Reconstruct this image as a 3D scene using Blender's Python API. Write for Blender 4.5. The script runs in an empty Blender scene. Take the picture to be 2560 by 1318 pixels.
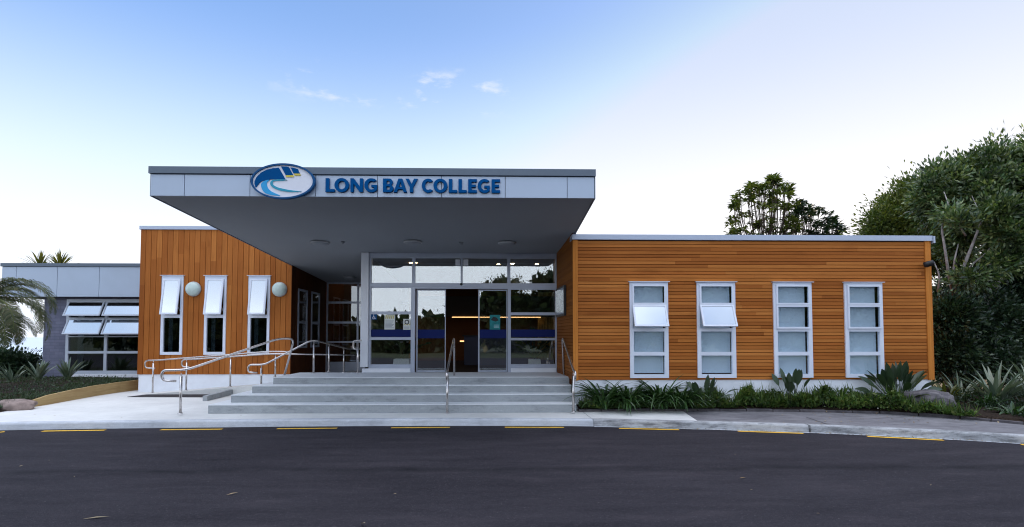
import bpy, bmesh, math, random
import numpy as np
from mathutils import Vector, Matrix, noise as mnoise

# ------------------------------------------------------------------ camera, sky, sun, exposure
sc = bpy.context.scene
COL = sc.collection
F, CX, CY0 = 1300.0, 1280.0, 659.0          # focal length and picture centre of the 2560 px photograph
YAW, PITCH, HOR = math.radians(1.28), math.radians(2.2), 840.0
CYP = HOR - F * math.tan(PITCH)
EYE = Vector((0, 0, 1.62))
cam = bpy.data.cameras.new('camera')
cam.sensor_width = 36
cam.lens = F / 2560 * 36
cam.shift_y = (CYP - CY0) / 2560
cam.clip_start, cam.clip_end = 0.1, 6000
camo = bpy.data.objects.new('camera', cam)
COL.objects.link(camo)
camo.location = EYE
camo.rotation_euler = (math.pi / 2 + PITCH, 0, -YAW)
sc.camera = camo

SUN_EL, SUN_AZ = math.radians(5.0), math.radians(40)      # azimuth from +Y towards +X
world = bpy.data.worlds.new('World')
sc.world = world
world.use_nodes = True


def build_world():
    nt = world.node_tree
    N, L = nt.nodes, nt.links
    N.clear()
    out = N.new('ShaderNodeOutputWorld')
    bg = N.new('ShaderNodeBackground')
    L.new(bg.outputs[0], out.inputs[0])
    sky = N.new('ShaderNodeTexSky')
    sky.sky_type = 'NISHITA'
    sky.sun_disc = False
    sky.sun_elevation = SUN_EL
    sky.sun_rotation = SUN_AZ
    sky.altitude = 30
    sky.air_density = 1.0
    sky.dust_density = 0.8
    sky.ozone_density = 2.0
    tc = N.new('ShaderNodeTexCoord')
    sep = N.new('ShaderNodeSeparateXYZ')
    L.new(tc.outputs['Generated'], sep.inputs[0])

    def math_(op, a, b=None, c=None, clamp=False):
        m = N.new('ShaderNodeMath')
        m.operation = op
        m.use_clamp = clamp
        for i, s in enumerate((a, b, c)):
            if s is None:
                continue
            if isinstance(s, (int, float)):
                m.inputs[i].default_value = s
            else:
                L.new(s, m.inputs[i])
        return m.outputs[0]

    def smooth(v, lo, hi):
        m = N.new('ShaderNodeMapRange')
        m.interpolation_type = 'SMOOTHSTEP'
        L.new(v, m.inputs[0])
        m.inputs[1].default_value = lo
        m.inputs[2].default_value = hi
        return m.outputs[0]

    def mix(f, a, b, mode='MIX'):
        m = N.new('ShaderNodeMix')
        m.data_type = 'RGBA'
        m.blend_type = mode
        m.clamp_factor = True
        for sck, s in ((m.inputs[0], f), (m.inputs[6], a), (m.inputs[7], b)):
            if isinstance(s, (int, float)):
                sck.default_value = s
            elif isinstance(s, tuple):
                sck.default_value = s
            else:
                L.new(s, sck)
        return m.outputs[2]

    X, Y, Z = sep.outputs
    # the thin bright veil low in the sky, wider towards the sun
    sx, sy = math.sin(SUN_AZ), math.cos(SUN_AZ)
    tow = math_('ADD', math_('MULTIPLY', X, sx), math_('MULTIPLY', Y, sy))
    zz = math_('SUBTRACT', Z, math_('MULTIPLY', smooth(tow, 0.45, 1.0), SKY['sunlift']))
    base = mix(1.0, sky.outputs[0], (SKY['gain'][0], SKY['gain'][1], SKY['gain'][2], 1), 'MULTIPLY')
    base = mix(math_('SUBTRACT', 1.0, smooth(tow, 0.1, 0.75), clamp=True), base, mix(1.0, base, (1.32, 1.36, 1.42, 1), 'MULTIPLY'))
    base = mix(1.0, base, (6.4, 7.4, 9.7, 1), 'DARKEN')
    veil = math_('SUBTRACT', 1.0, smooth(zz, SKY['lo'], SKY['hi']), clamp=True)
    warm = mix(smooth(tow, 0.6, 1.0), SKY['veil'], SKY['veilsun'])
    c = mix(veil, base, warm)
    # bright cloud added overhead and behind the camera, out of view, as fill light
    nz = N.new('ShaderNodeTexNoise')
    nz.inputs['Scale'].default_value = 2.2
    nz.inputs['Detail'].default_value = 5
    L.new(tc.outputs['Generated'], nz.inputs['Vector'])
    clo = smooth(nz.outputs[0], 0.15, 0.6)
    c = mix(math_('MULTIPLY', smooth(Y, 0.05, -0.45), clo), c, SKY['back'])
    lowb = math_('MULTIPLY', smooth(Y, 0.0, -0.4), math_('SUBTRACT', 1.0, smooth(Z, 0.12, 0.36), clamp=True))  # bright low band added behind the camera, mirrored in the glass
    c = mix(lowb, c, SKY['low'])
    c = mix(math_('MULTIPLY', smooth(Z, 0.62, 0.85), clo), c, SKY['deck'])
    # small wisps of cloud
    mp = N.new('ShaderNodeMapping')
    mp.inputs['Scale'].default_value = (9, 9, 26)
    mp.inputs['Location'].default_value = (3.4, 0, 1.1)
    L.new(tc.outputs['Generated'], mp.inputs[0])
    n2 = N.new('ShaderNodeTexNoise')
    n2.inputs['Scale'].default_value = 1.0
    n2.inputs['Detail'].default_value = 7
    n2.inputs['Roughness'].default_value = 0.62
    L.new(mp.outputs[0], n2.inputs['Vector'])
    win = math_('MULTIPLY', smooth(Z, 0.385, 0.415), smooth(Z, 0.475, 0.43))
    win = math_('MULTIPLY', win, math_('MULTIPLY', smooth(X, -0.42, -0.28), smooth(X, 0.06, -0.04)))
    win = math_('MULTIPLY', win, smooth(Y, 0.0, 0.5))
    wi = math_('MULTIPLY', smooth(n2.outputs[0], 0.52, 0.72), win)
    c = mix(math_('MULTIPLY', wi, 0.9), c, (9.6, 9.8, 10.2, 1))
    L.new(c, bg.inputs[0])
    bg.inputs[1].default_value = 0.1


SKY = dict(gain=(4.3, 4.15, 5.0), lo=0.05, hi=0.53, sunlift=0.03,
           veil=(11.0, 11.6, 12.6, 1), veilsun=(12.6, 12.2, 12.2, 1), deck=(24, 25.5, 29, 1), back=(7.4, 8.8, 11.4, 1), low=(21, 22.5, 24.5, 1))
build_world()

sun = bpy.data.lights.new('sun', 'SUN')
sun.energy = 4.0
sun.angle = math.radians(0.5)
sun.color = (1.0, 0.78, 0.52)
suno = bpy.data.objects.new('sun', sun)
COL.objects.link(suno)
sd = Vector((math.sin(SUN_AZ) * math.cos(SUN_EL), math.cos(SUN_AZ) * math.cos(SUN_EL), math.sin(SUN_EL)))
suno.rotation_euler = sd.to_track_quat('Z', 'Y').to_euler()
suno.location = (30, 40, 20)

vs = sc.view_settings
vs.view_transform = 'Standard'
vs.look = 'None'
vs.exposure = 0.0
vs.gamma = 1.0
vs.use_curve_mapping = False
sc.cycles.filter_width = 1.1

# ------------------------------------------------------------------ helpers
RNG = random.Random(7)
right = Vector((math.cos(YAW), -math.sin(YAW), 0))
fh = Vector((math.sin(YAW), math.cos(YAW), 0))
fwd = fh * math.cos(PITCH) + Vector((0, 0, math.sin(PITCH)))
upv = -fh * math.sin(PITCH) + Vector((0, 0, math.cos(PITCH)))


def ray(px, py):
    return right * ((px - CX) / F) + upv * (-(py - CYP) / F) + fwd


def P(px, py, Y):                       # point of the vertical plane at distance Y
    r = ray(px, py)
    return EYE + r * (Y / r.y)


def G(px, py, Z=0.0):                   # point of the level plane at height Z
    r = ray(px, py)
    return EYE + r * ((Z - EYE.z) / r.z)


ORG = {}


def tag(o, label=None, cat=None, group=None, kind=None):
    if label: o['label'] = label
    if cat: o['category'] = cat
    if group: o['group'] = group
    if kind: o['kind'] = kind
    return o


def thing(name, loc, label, cat, group=None):
    o = bpy.data.objects.new(name, None)
    o.empty_display_size = 0.2
    COL.objects.link(o)
    o.location = loc
    ORG[o.name] = Vector(loc)
    return tag(o, label, cat, group)


def link_mesh(name, me, mat, parent, smooth=False):
    o = bpy.data.objects.new(name, me)
    COL.objects.link(o)
    if mat is not None and not me.materials:
        me.materials.append(mat)
    if parent is not None:
        o.parent = parent
        ORG[o.name] = ORG[parent.name]
    else:
        ORG[o.name] = Vector((0, 0, 0))
    if smooth:
        me.polygons.foreach_set('use_smooth', [True] * len(me.polygons))
    return o


class MB:
    def __init__(self):
        self.v, self.f = [], []

    def add(self, vs_, fs):
        n = len(self.v)
        self.v += [tuple(p) for p in vs_]
        self.f += [tuple(i + n for i in q) for q in fs]
        return self

    def box(self, x0, x1, y0, y1, z0, z1):
        return self.add([(x0, y0, z0), (x1, y0, z0), (x1, y1, z0), (x0, y1, z0), (x0, y0, z1), (x1, y0, z1), (x1, y1, z1), (x0, y1, z1)],
                        [(0, 3, 2, 1), (4, 5, 6, 7), (0, 1, 5, 4), (1, 2, 6, 5), (2, 3, 7, 6), (3, 0, 4, 7)])

    def hexa(self, b, t):               # bottom quad, top quad, both counter-clockwise from above
        return self.add(list(b) + list(t), [(3, 2, 1, 0), (4, 5, 6, 7), (0, 1, 5, 4), (1, 2, 6, 5), (2, 3, 7, 6), (3, 0, 4, 7)])

    def slab(self, pts, z0, z1):        # plan polygon, counter-clockwise
        n = len(pts)
        a = [(p[0], p[1], z0) for p in pts]
        b = [(p[0], p[1], z1 if len(p) < 3 else p[2]) for p in pts]
        return self.add(a + b, [tuple(range(n - 1, -1, -1)), tuple(range(n, 2 * n))] + [(i, (i + 1) % n, (i + 1) % n + n, i + n) for i in range(n)])

    def tube(self, pts, r, n=10, cap=True):
        pts = [Vector(p) for p in pts]
        m = len(pts)
        rr = r if isinstance(r, (list, tuple)) else [r] * m
        ref = None
        rings = []
        for i, p in enumerate(pts):
            t = (pts[min(i + 1, m - 1)] - pts[max(i - 1, 0)]).normalized()
            if ref is None:
                ref = Vector((0, 0, 1)) if abs(t.z) < 0.9 else Vector((1, 0, 0))
            a = (ref - t * ref.dot(t)).normalized()
            ref = a
            b = t.cross(a)
            rings.append([p + (a * math.cos(2 * math.pi * k / n) + b * math.sin(2 * math.pi * k / n)) * rr[i] for k in range(n)])
        fs = []
        for i in range(m - 1):
            for k in range(n):
                fs.append((i * n + k, i * n + (k + 1) % n, (i + 1) * n + (k + 1) % n, (i + 1) * n + k))
        if cap:
            fs.append(tuple(range(n - 1, -1, -1)))
            fs.append(tuple((m - 1) * n + k for k in range(n)))
        return self.add([q for ring in rings for q in ring], fs)

    def lathe(self, prof, c, n=24, axis='z'):   # profile (radius, height) revolved about an axis through c
        vs_, fs = [], []
        for r, h in prof:
            for k in range(n):
                a = 2 * math.pi * k / n
                if axis == 'z':
                    vs_.append((c[0] + r * math.cos(a), c[1] + r * math.sin(a), c[2] + h))
                else:
                    vs_.append((c[0] + r * math.cos(a), c[1] + h, c[2] + r * math.sin(a)))
        for i in range(len(prof) - 1):
            for k in range(n):
                fs.append((i * n + k, i * n + (k + 1) % n, (i + 1) * n + (k + 1) % n, (i + 1) * n + k))
        return self.add(vs_, fs)

    def map(self, fn, start=0):
        self.v = self.v[:start] + [tuple(fn(Vector(p))) for p in self.v[start:]]
        return self

    def build(self, name, mat, parent=None, smooth=False, bevel=0.0):
        o0 = ORG[parent.name] if parent is not None else Vector((0, 0, 0))
        me = bpy.data.meshes.new(name)
        me.from_pydata([(p[0] - o0.x, p[1] - o0.y, p[2] - o0.z) for p in self.v], [], self.f)
        bm = bmesh.new()
        bm.from_mesh(me)
        bmesh.ops.recalc_face_normals(bm, faces=bm.faces)
        bm.to_mesh(me)
        bm.free()
        o = link_mesh(name, me, mat, parent, smooth)
        if bevel:
            m = o.modifiers.new('bevel', 'BEVEL')
            m.width = bevel
            m.segments = 2
            m.limit_method = 'ANGLE'
            m.angle_limit = math.radians(40)
        return o


def cut(x0, x1, z0, z1, holes):
    """rectangles that cover x0..x1, z0..z1 less the holes (a0,a1,b0,b1)"""
    xs = sorted({x0, x1} | {min(max(h[i], x0), x1) for h in holes for i in (0, 1)})
    res = []
    for a, b in zip(xs, xs[1:]):
        if b - a < 1e-5:
            continue
        mid = (a + b) / 2
        hs = sorted((h[2], h[3]) for h in holes if h[0] < mid < h[1])
        z = z0
        for h0, h1 in hs:
            if h1 <= z0 or h0 >= z1:
                continue
            if h0 > z + 1e-5:
                res.append((a, b, z, h0))
            z = max(z, h1)
        if z < z1 - 1e-5:
            res.append((a, b, z, z1))
    # merge neighbours of equal height
    res.sort(key=lambda r: (r[2], r[3], r[0]))
    out = []
    for r in res:
        if out and abs(out[-1][1] - r[0]) < 1e-6 and out[-1][2:] == r[2:]:
            out[-1] = (out[-1][0], r[1], r[2], r[3])
        else:
            out.append(r)
    return out


def poly_mesh(name, loops, fn, mat, parent, depth):
    """filled 2D outlines (holes by even-odd) extruded; fn maps (u, v, d) to the world, d from 0 at the back to depth at the front"""
    cu = bpy.data.curves.new('tmp', 'CURVE')
    cu.dimensions = '2D'
    cu.fill_mode = 'BOTH'
    cu.extrude = 0.5
    for lp in loops:
        s = cu.splines.new('POLY')
        s.points.add(len(lp) - 1)
        for p, q in zip(s.points, lp):
            p.co = (q[0], q[1], 0, 1)
        s.use_cyclic_u = True
    o = bpy.data.objects.new('tmp', cu)
    COL.objects.link(o)
    dg = bpy.context.evaluated_depsgraph_get()
    me = bpy.data.meshes.new_from_object(o.evaluated_get(dg))
    bpy.data.objects.remove(o)
    bpy.data.curves.remove(cu)
    o0 = ORG[parent.name] if parent is not None else Vector((0, 0, 0))
    for v in me.vertices:
        v.co = fn(v.co.x, v.co.y, (v.co.z + 0.5) * depth) - o0
    me.materials.clear()
    me.name = name
    bm = bmesh.new()
    bm.from_mesh(me)
    bmesh.ops.remove_doubles(bm, verts=bm.verts, dist=1e-5)
    bmesh.ops.recalc_face_normals(bm, faces=bm.faces)
    bm.to_mesh(me)
    bm.free()
    return link_mesh(name, me, mat, parent)


def leaf_object(name, base, dirs, nrm, L, W, mat, parent):
    """one small four-cornered leaf per row"""
    n = len(base)
    dirs = dirs / (np.linalg.norm(dirs, axis=1, keepdims=True) + 1e-9)
    side = np.cross(dirs, nrm)
    side /= (np.linalg.norm(side, axis=1, keepdims=True) + 1e-9)
    up = np.cross(side, dirs)
    L = L[:, None]
    W = W[:, None]
    o0 = np.array(ORG[parent.name]) if parent is not None else np.zeros(3)
    b = base - o0
    co = np.empty((n, 4, 3), np.float32)
    co[:, 0] = b
    co[:, 1] = b + dirs * L * 0.5 + side * W * 0.5 + up * W * 0.2
    co[:, 2] = b + dirs * L
    co[:, 3] = b + dirs * L * 0.5 - side * W * 0.5 + up * W * 0.2
    me = bpy.data.meshes.new(name)
    me.vertices.add(4 * n)
    me.vertices.foreach_set('co', co.ravel())
    me.loops.add(4 * n)
    me.loops.foreach_set('vertex_index', np.arange(4 * n, dtype=np.int32))
    me.polygons.add(n)
    me.polygons.foreach_set('loop_start', np.arange(0, 4 * n, 4, dtype=np.int32))
    me.polygons.foreach_set('loop_total', np.full(n, 4, dtype=np.int32))
    me.update(calc_edges=True)
    me.validate()
    return link_mesh(name, me, mat, parent)


# ------------------------------------------------------------------ materials
class NT:
    def __init__(self, name):
        self.m = bpy.data.materials.new(name)
        self.m.use_nodes = True
        self.t = self.m.node_tree
        self.N, self.L = self.t.nodes, self.t.links
        self.N.clear()
        self.out = self.N.new('ShaderNodeOutputMaterial')

    def set(self, sock, s):
        if isinstance(s, (int, float, tuple, list)):
            if isinstance(s, (tuple, list)) and len(s) == 3 and sock.type == 'RGBA':
                s = tuple(s) + (1,)
            sock.default_value = s
        else:
            self.L.new(s, sock)

    def node(self, t, ins=None, **kw):
        n = self.N.new(t)
        for k, v in kw.items():
            setattr(n, k, v)
        for k, v in (ins or {}).items():
            self.set(n.inputs[k], v)
        return n

    def coord(self, scale=(1, 1, 1), loc=(0, 0, 0), kind='Object'):
        tc = self.node('ShaderNodeTexCoord')
        mp = self.node('ShaderNodeMapping', {'Vector': tc.outputs[kind], 'Scale': scale, 'Location': loc})
        return mp.outputs[0]

    def noise(self, vec, scale, detail=4, rough=0.55):
        return self.node('ShaderNodeTexNoise', {'Vector': vec, 'Scale': scale, 'Detail': detail, 'Roughness': rough}).outputs[0]

    def ramp(self, f, stops):
        r = self.node('ShaderNodeValToRGB', {'Fac': f})
        el = r.color_ramp.elements
        while len(el) < len(stops):
            el.new(0.5)
        for e, (p, c) in zip(el, stops):
            e.position = p
            e.color = tuple(c) + (1,) if len(c) == 3 else c
        return r.outputs[0]

    def mix(self, f, a, b, mode='MIX'):
        m = self.node('ShaderNodeMix', data_type='RGBA', blend_type=mode)
        self.set(m.inputs[0], f)
        self.set(m.inputs[6], a)
        self.set(m.inputs[7], b)
        return m.outputs[2]

    def math(self, op, a, b=0.0, clamp=False):
        m = self.node('ShaderNodeMath', operation=op, use_clamp=clamp)
        self.set(m.inputs[0], a)
        self.set(m.inputs[1], b)
        return m.outputs[0]

    def rng(self, v, a, b, c=0.0, d=1.0):
        m = self.node('ShaderNodeMapRange', {0: v, 1: a, 2: b, 3: c, 4: d})
        return m.outputs[0]

    def bump(self, h, strength=0.3, dist=0.01):
        return self.node('ShaderNodeBump', {'Height': h, 'Strength': strength, 'Distance': dist}).outputs[0]

    def pbr(self, col, rough=0.6, metal=0.0, spec=0.4, normal=None, extra=None):
        p = self.node('ShaderNodeBsdfPrincipled', {'Base Color': col, 'Roughness': rough, 'Metallic': metal, 'Specular IOR Level': spec})
        if normal is not None:
            self.L.new(normal, p.inputs['Normal'])
        for k, v in (extra or {}).items():
            self.set(p.inputs[k], v)
        self.L.new(p.outputs[0], self.out.inputs[0])
        return self.m


def m_plain(name, col, rough=0.5, metal=0.0, spec=0.4, var=0.12, scale=3.0, bump=0.0):
    t = NT(name)
    v = t.coord()
    n = t.noise(v, scale, 5)
    c = t.mix(t.rng(n, 0.3, 0.7), tuple(x * (1 - var) for x in col), tuple(min(1, x * (1 + var)) for x in col))
    r = t.rng(n, 0.3, 0.7, max(0.02, rough - 0.06), rough + 0.06)
    nm = t.bump(t.noise(v, scale * 40, 3), bump, 0.004) if bump else None
    return t.pbr(c, r, metal, spec, nm)


def m_wood(name, grain, tones):
    t = NT(name)
    geo = t.node('ShaderNodeNewGeometry')
    rnd = geo.outputs['Random Per Island']
    base = t.ramp(rnd, [(i / (len(tones) - 1), c) for i, c in enumerate(tones)])
    tc = t.node('ShaderNodeTexCoord')
    off = t.node('ShaderNodeCombineXYZ', {0: t.math('MULTIPLY', rnd, 37.0), 1: 0.0, 2: t.math('MULTIPLY', rnd, 53.0)})
    va = t.node('ShaderNodeVectorMath', {0: tc.outputs['Object'], 1: off.outputs[0]}, operation='ADD')
    mp = t.node('ShaderNodeMapping', {'Vector': va.outputs[0], 'Scale': grain})
    g = t.noise(mp.outputs[0], 1.0, 6, 0.6)
    big = t.noise(t.coord((0.5, 0.5, 0.9)), 1.3, 3)
    c = t.mix(t.rng(g, 0.3, 0.72), t.mix(0.32, base, (0.14, 0.045, 0.012)), base)
    c = t.mix(t.rng(big, 0.35, 0.75, 0, 0.45), c, t.mix(1.0, c, (0.72, 0.66, 0.62), 'MULTIPLY'))
    st = t.noise(t.coord((0.35, 0.35, 1.6) if grain[0] < 5 else (1.6, 1.6, 0.5)), 2.6, 6, 0.65)
    c = t.mix(t.rng(st, 0.54, 0.74, 0, 0.5), c, t.mix(1.0, c, (0.55, 0.5, 0.48), 'MULTIPLY'))
    nm = t.bump(g, 0.25, 0.003)
    return t.pbr(c, t.rng(g, 0.2, 0.8, 0.7, 0.55), 0, 0.12, nm)


def m_leaf(name, tones, rough=0.45, trans=0.25, spec=0.4, patch=(0.9, 0.75, 1.2)):
    t = NT(name)
    geo = t.node('ShaderNodeNewGeometry')
    c = t.ramp(geo.outputs['Random Per Island'], [(i / (len(tones) - 1), c) for i, c in enumerate(tones)])
    big = t.noise(t.coord(), patch[0], 3)
    lo_, hi_ = patch[1], patch[2]
    c = t.mix(t.rng(big, 0.35, 0.68), t.mix(1.0, c, (lo_, lo_ * 1.08, lo_), 'MULTIPLY'), t.mix(1.0, c, (hi_, hi_ * .94, hi_ * .84), 'MULTIPLY'))
    p = t.node('ShaderNodeBsdfPrincipled', {'Base Color': c, 'Roughness': rough, 'Specular IOR Level': spec})
    tr = t.node('ShaderNodeBsdfTranslucent', {'Color': t.mix(1.0, c, (1.5, 1.5, 0.6), 'MULTIPLY')})
    mx = t.node('ShaderNodeMixShader', {0: trans, 1: p.outputs[0], 2: tr.outputs[0]})
    t.L.new(mx.outputs[0], t.out.inputs[0])
    return t.m


def m_glass(name, refl=0.16, tint=(0.75, 0.82, 0.84)):
    t = NT(name)
    lw = t.node('ShaderNodeLayerWeight', {'Blend': 0.5})
    fr = t.math('ADD', t.math('MULTIPLY', t.math('POWER', lw.outputs['Facing'], 4.0), 0.8), refl, True)
    wav = t.noise(t.coord((1, 1, 1)), 1.1, 2)
    nm = t.bump(wav, 0.05, 0.02)
    gl = t.node('ShaderNodeBsdfGlossy', {'Color': (0.95, 0.98, 1.0), 'Roughness': 0.0, 'Normal': nm})
    tr = t.node('ShaderNodeBsdfTransparent', {'Color': tint})
    mx = t.node('ShaderNodeMixShader', {0: fr, 1: tr.outputs[0], 2: gl.outputs[0]})
    t.L.new(mx.outputs[0], t.out.inputs[0])
    return t.m


def m_emit(name, col, s):
    t = NT(name)
    e = t.node('ShaderNodeEmission', {'Color': col, 'Strength': s})
    t.L.new(e.outputs[0], t.out.inputs[0])
    return t.m


def m_asphalt(name, seam):
    t = NT(name)
    v = t.coord()
    fine = t.noise(v, 130, 3, 0.7)
    mid = t.noise(v, 7, 5, 0.6)
    big = t.noise(t.coord((0.35, 1.0, 1)), 0.9, 4)
    c = t.mix(t.rng(big, 0.3, 0.7), (0.0175, 0.0158, 0.021), (0.029, 0.026, 0.0325))
    c = t.mix(t.rng(mid, 0.55, 0.8, 0, 0.35), c, (0.030, 0.028, 0.036))
    vo = t.node('ShaderNodeTexVoronoi', {'Vector': v, 'Scale': 85.0})
    c = t.mix(t.rng(vo.outputs['Distance'], 0.0, 0.45, 0.5, 0.0), c, (0.095, 0.09, 0.10))
    c = t.mix(t.rng(fine, 0.3, 0.5, 0.55, 0.0), c, (0.012, 0.011, 0.015))
    spk = t.noise(v, 46, 1, 0.4)
    c = t.mix(t.rng(spk, 0.69, 0.76, 0, 0.6), c, (0.16, 0.14, 0.15))
    pat = t.noise(t.coord((0.5, 2.2, 1), (3, 1, 0)), 1.6, 6, 0.7)
    c = t.mix(t.rng(pat, 0.5, 0.68, 0, 0.6), c, (0.010, 0.009, 0.013))
    c = t.mix(t.rng(pat, 0.46, 0.3, 0, 0.4), c, (0.060, 0.050, 0.058))
    gr = t.noise(v, 22, 4, 0.75)
    c = t.mix(t.rng(gr, 0.5, 0.72, 0, 0.5), c, (0.055, 0.045, 0.055))
    if seam:
        sp = t.node('ShaderNodeSeparateXYZ', {0: v})
        wob = t.math('MULTIPLY', t.math('SUBTRACT', t.noise(t.coord((0.6, 0, 0)), 1.0, 3), 0.5), 0.35)
        d = t.math('ABSOLUTE', t.math('ADD', t.math('SUBTRACT', sp.outputs[1], seam), wob))
        s = t.rng(d, 0.0, 0.17, 1.0, 0.0)
        s = t.math('MULTIPLY', s, t.rng(t.noise(v, 1.4, 5, 0.7), 0.35, 0.62))
        c = t.mix(t.math('MULTIPLY', s, 0.9), c, (0.008, 0.008, 0.011))
    nm = t.bump(t.math('ADD', fine, t.math('MULTIPLY', vo.outputs['Distance'], 0.8)), 0.55, 0.006)
    return t.pbr(c, 0.85, 0, 0.16, nm)


def m_concrete(name, a, b, stain=0.25, dirt=0.0, streak=False):
    t = NT(name)
    v = t.coord()
    big = t.noise(v, 0.8, 5, 0.6)
    mid = t.noise(t.coord((0.7, 2.0, 2.0)) if streak else v, 4.5, 6, 0.65)
    fine = t.noise(v, 90, 3, 0.6)
    c = t.mix(t.rng(big, 0.3, 0.7), a, b)
    c = t.mix(t.rng(mid, 0.52, 0.75, 0, stain), c, tuple(x * 0.45 for x in a))
    c = t.mix(t.rng(mid, 0.25, 0.42, stain * 0.9, 0), c, tuple(min(1, x * 1.35) for x in b))
    c = t.mix(t.rng(fine, 0.35, 0.6, 0.22, 0.0), c, tuple(x * 0.55 for x in a))
    if dirt:
        dn = t.noise(t.coord((0.8, 2.5, 5.0)), 2.4, 7, 0.72)
        c = t.mix(t.rng(dn, 0.46, 0.62, 0, dirt), c, tuple(x * 0.28 for x in a))
    nm = t.bump(t.math('ADD', fine, t.math('MULTIPLY', mid, 2.0)), 0.3, 0.004)
    return t.pbr(c, 0.8, 0, 0.25, nm)


def m_block():
    t = NT('painted blockwork')
    tc = t.node('ShaderNodeTexCoord')
    sp = t.node('ShaderNodeSeparateXYZ', {0: tc.outputs['Object']})
    cb = t.node('ShaderNodeCombineXYZ', {0: sp.outputs[0], 1: sp.outputs[2], 2: 0.0})
    br = t.node('ShaderNodeTexBrick', {'Vector': cb.outputs[0], 'Color1': (0.125, 0.135, 0.20, 1), 'Color2': (0.165, 0.175, 0.25, 1), 'Mortar': (0.11, 0.115, 0.17, 1),
                                       'Scale': 1.0, 'Mortar Size': 0.006, 'Brick Width': 0.3, 'Row Height': 0.1, 'Bias': 0.0})
    n = t.noise(tc.outputs['Object'], 5, 5)
    c = t.mix(t.rng(n, 0.35, 0.7), br.outputs[0], t.mix(1.0, br.outputs[0], (1.25, 1.2, 1.15), 'MULTIPLY'))
    h = t.math('ADD', t.math('MULTIPLY', br.outputs['Fac'], -1.0), t.math('MULTIPLY', t.noise(tc.outputs['Object'], 60, 3), 0.25))
    return t.pbr(c, 0.7, 0, 0.3, t.bump(h, 0.6, 0.008))


def m_soil():
    t = NT('bark and soil')
    v = t.coord()
    n = t.noise(v, 30, 5, 0.7)
    c = t.ramp(n, [(0.3, (0.008, 0.006, 0.005)), (0.52, (0.03, 0.02, 0.014)), (0.75, (0.075, 0.05, 0.035))])
    return t.pbr(c, 0.9, 0, 0.15, t.bump(n, 0.9, 0.03))


def m_rock():
    t = NT('weathered rock')
    v = t.coord((1, 1, 2.4))
    n = t.noise(v, 5, 8, 0.65)
    c = t.ramp(n, [(0.3, (0.05, 0.046, 0.05)), (0.5, (0.13, 0.12, 0.13)), (0.72, (0.24, 0.22, 0.225))])
    return t.pbr(c, 0.85, 0, 0.25, t.bump(n, 0.8, 0.04))


def m_steel():
    t = NT('brushed stainless steel')
    n = t.noise(t.coord((40, 40, 40)), 4, 3)
    c = t.mix(t.rng(n, 0.3, 0.7), (0.52, 0.49, 0.48), (0.68, 0.65, 0.64))
    return t.pbr(c, t.rng(n, 0.2, 0.8, 0.2, 0.34), 1.0, 0.5)


def m_paint():
    t = NT('worn yellow road paint')
    v = t.coord()
    n = t.noise(v, 26, 6, 0.7)
    w = t.noise(v, 3.0, 4)
    c = t.mix(t.rng(w, 0.3, 0.7), (0.92, 0.54, 0.035), (0.74, 0.43, 0.05))
    c = t.mix(t.rng(n, 0.56, 0.68, 0, 0.85), c, (0.05, 0.042, 0.04))
    return t.pbr(c, 0.7, 0, 0.2)


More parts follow.
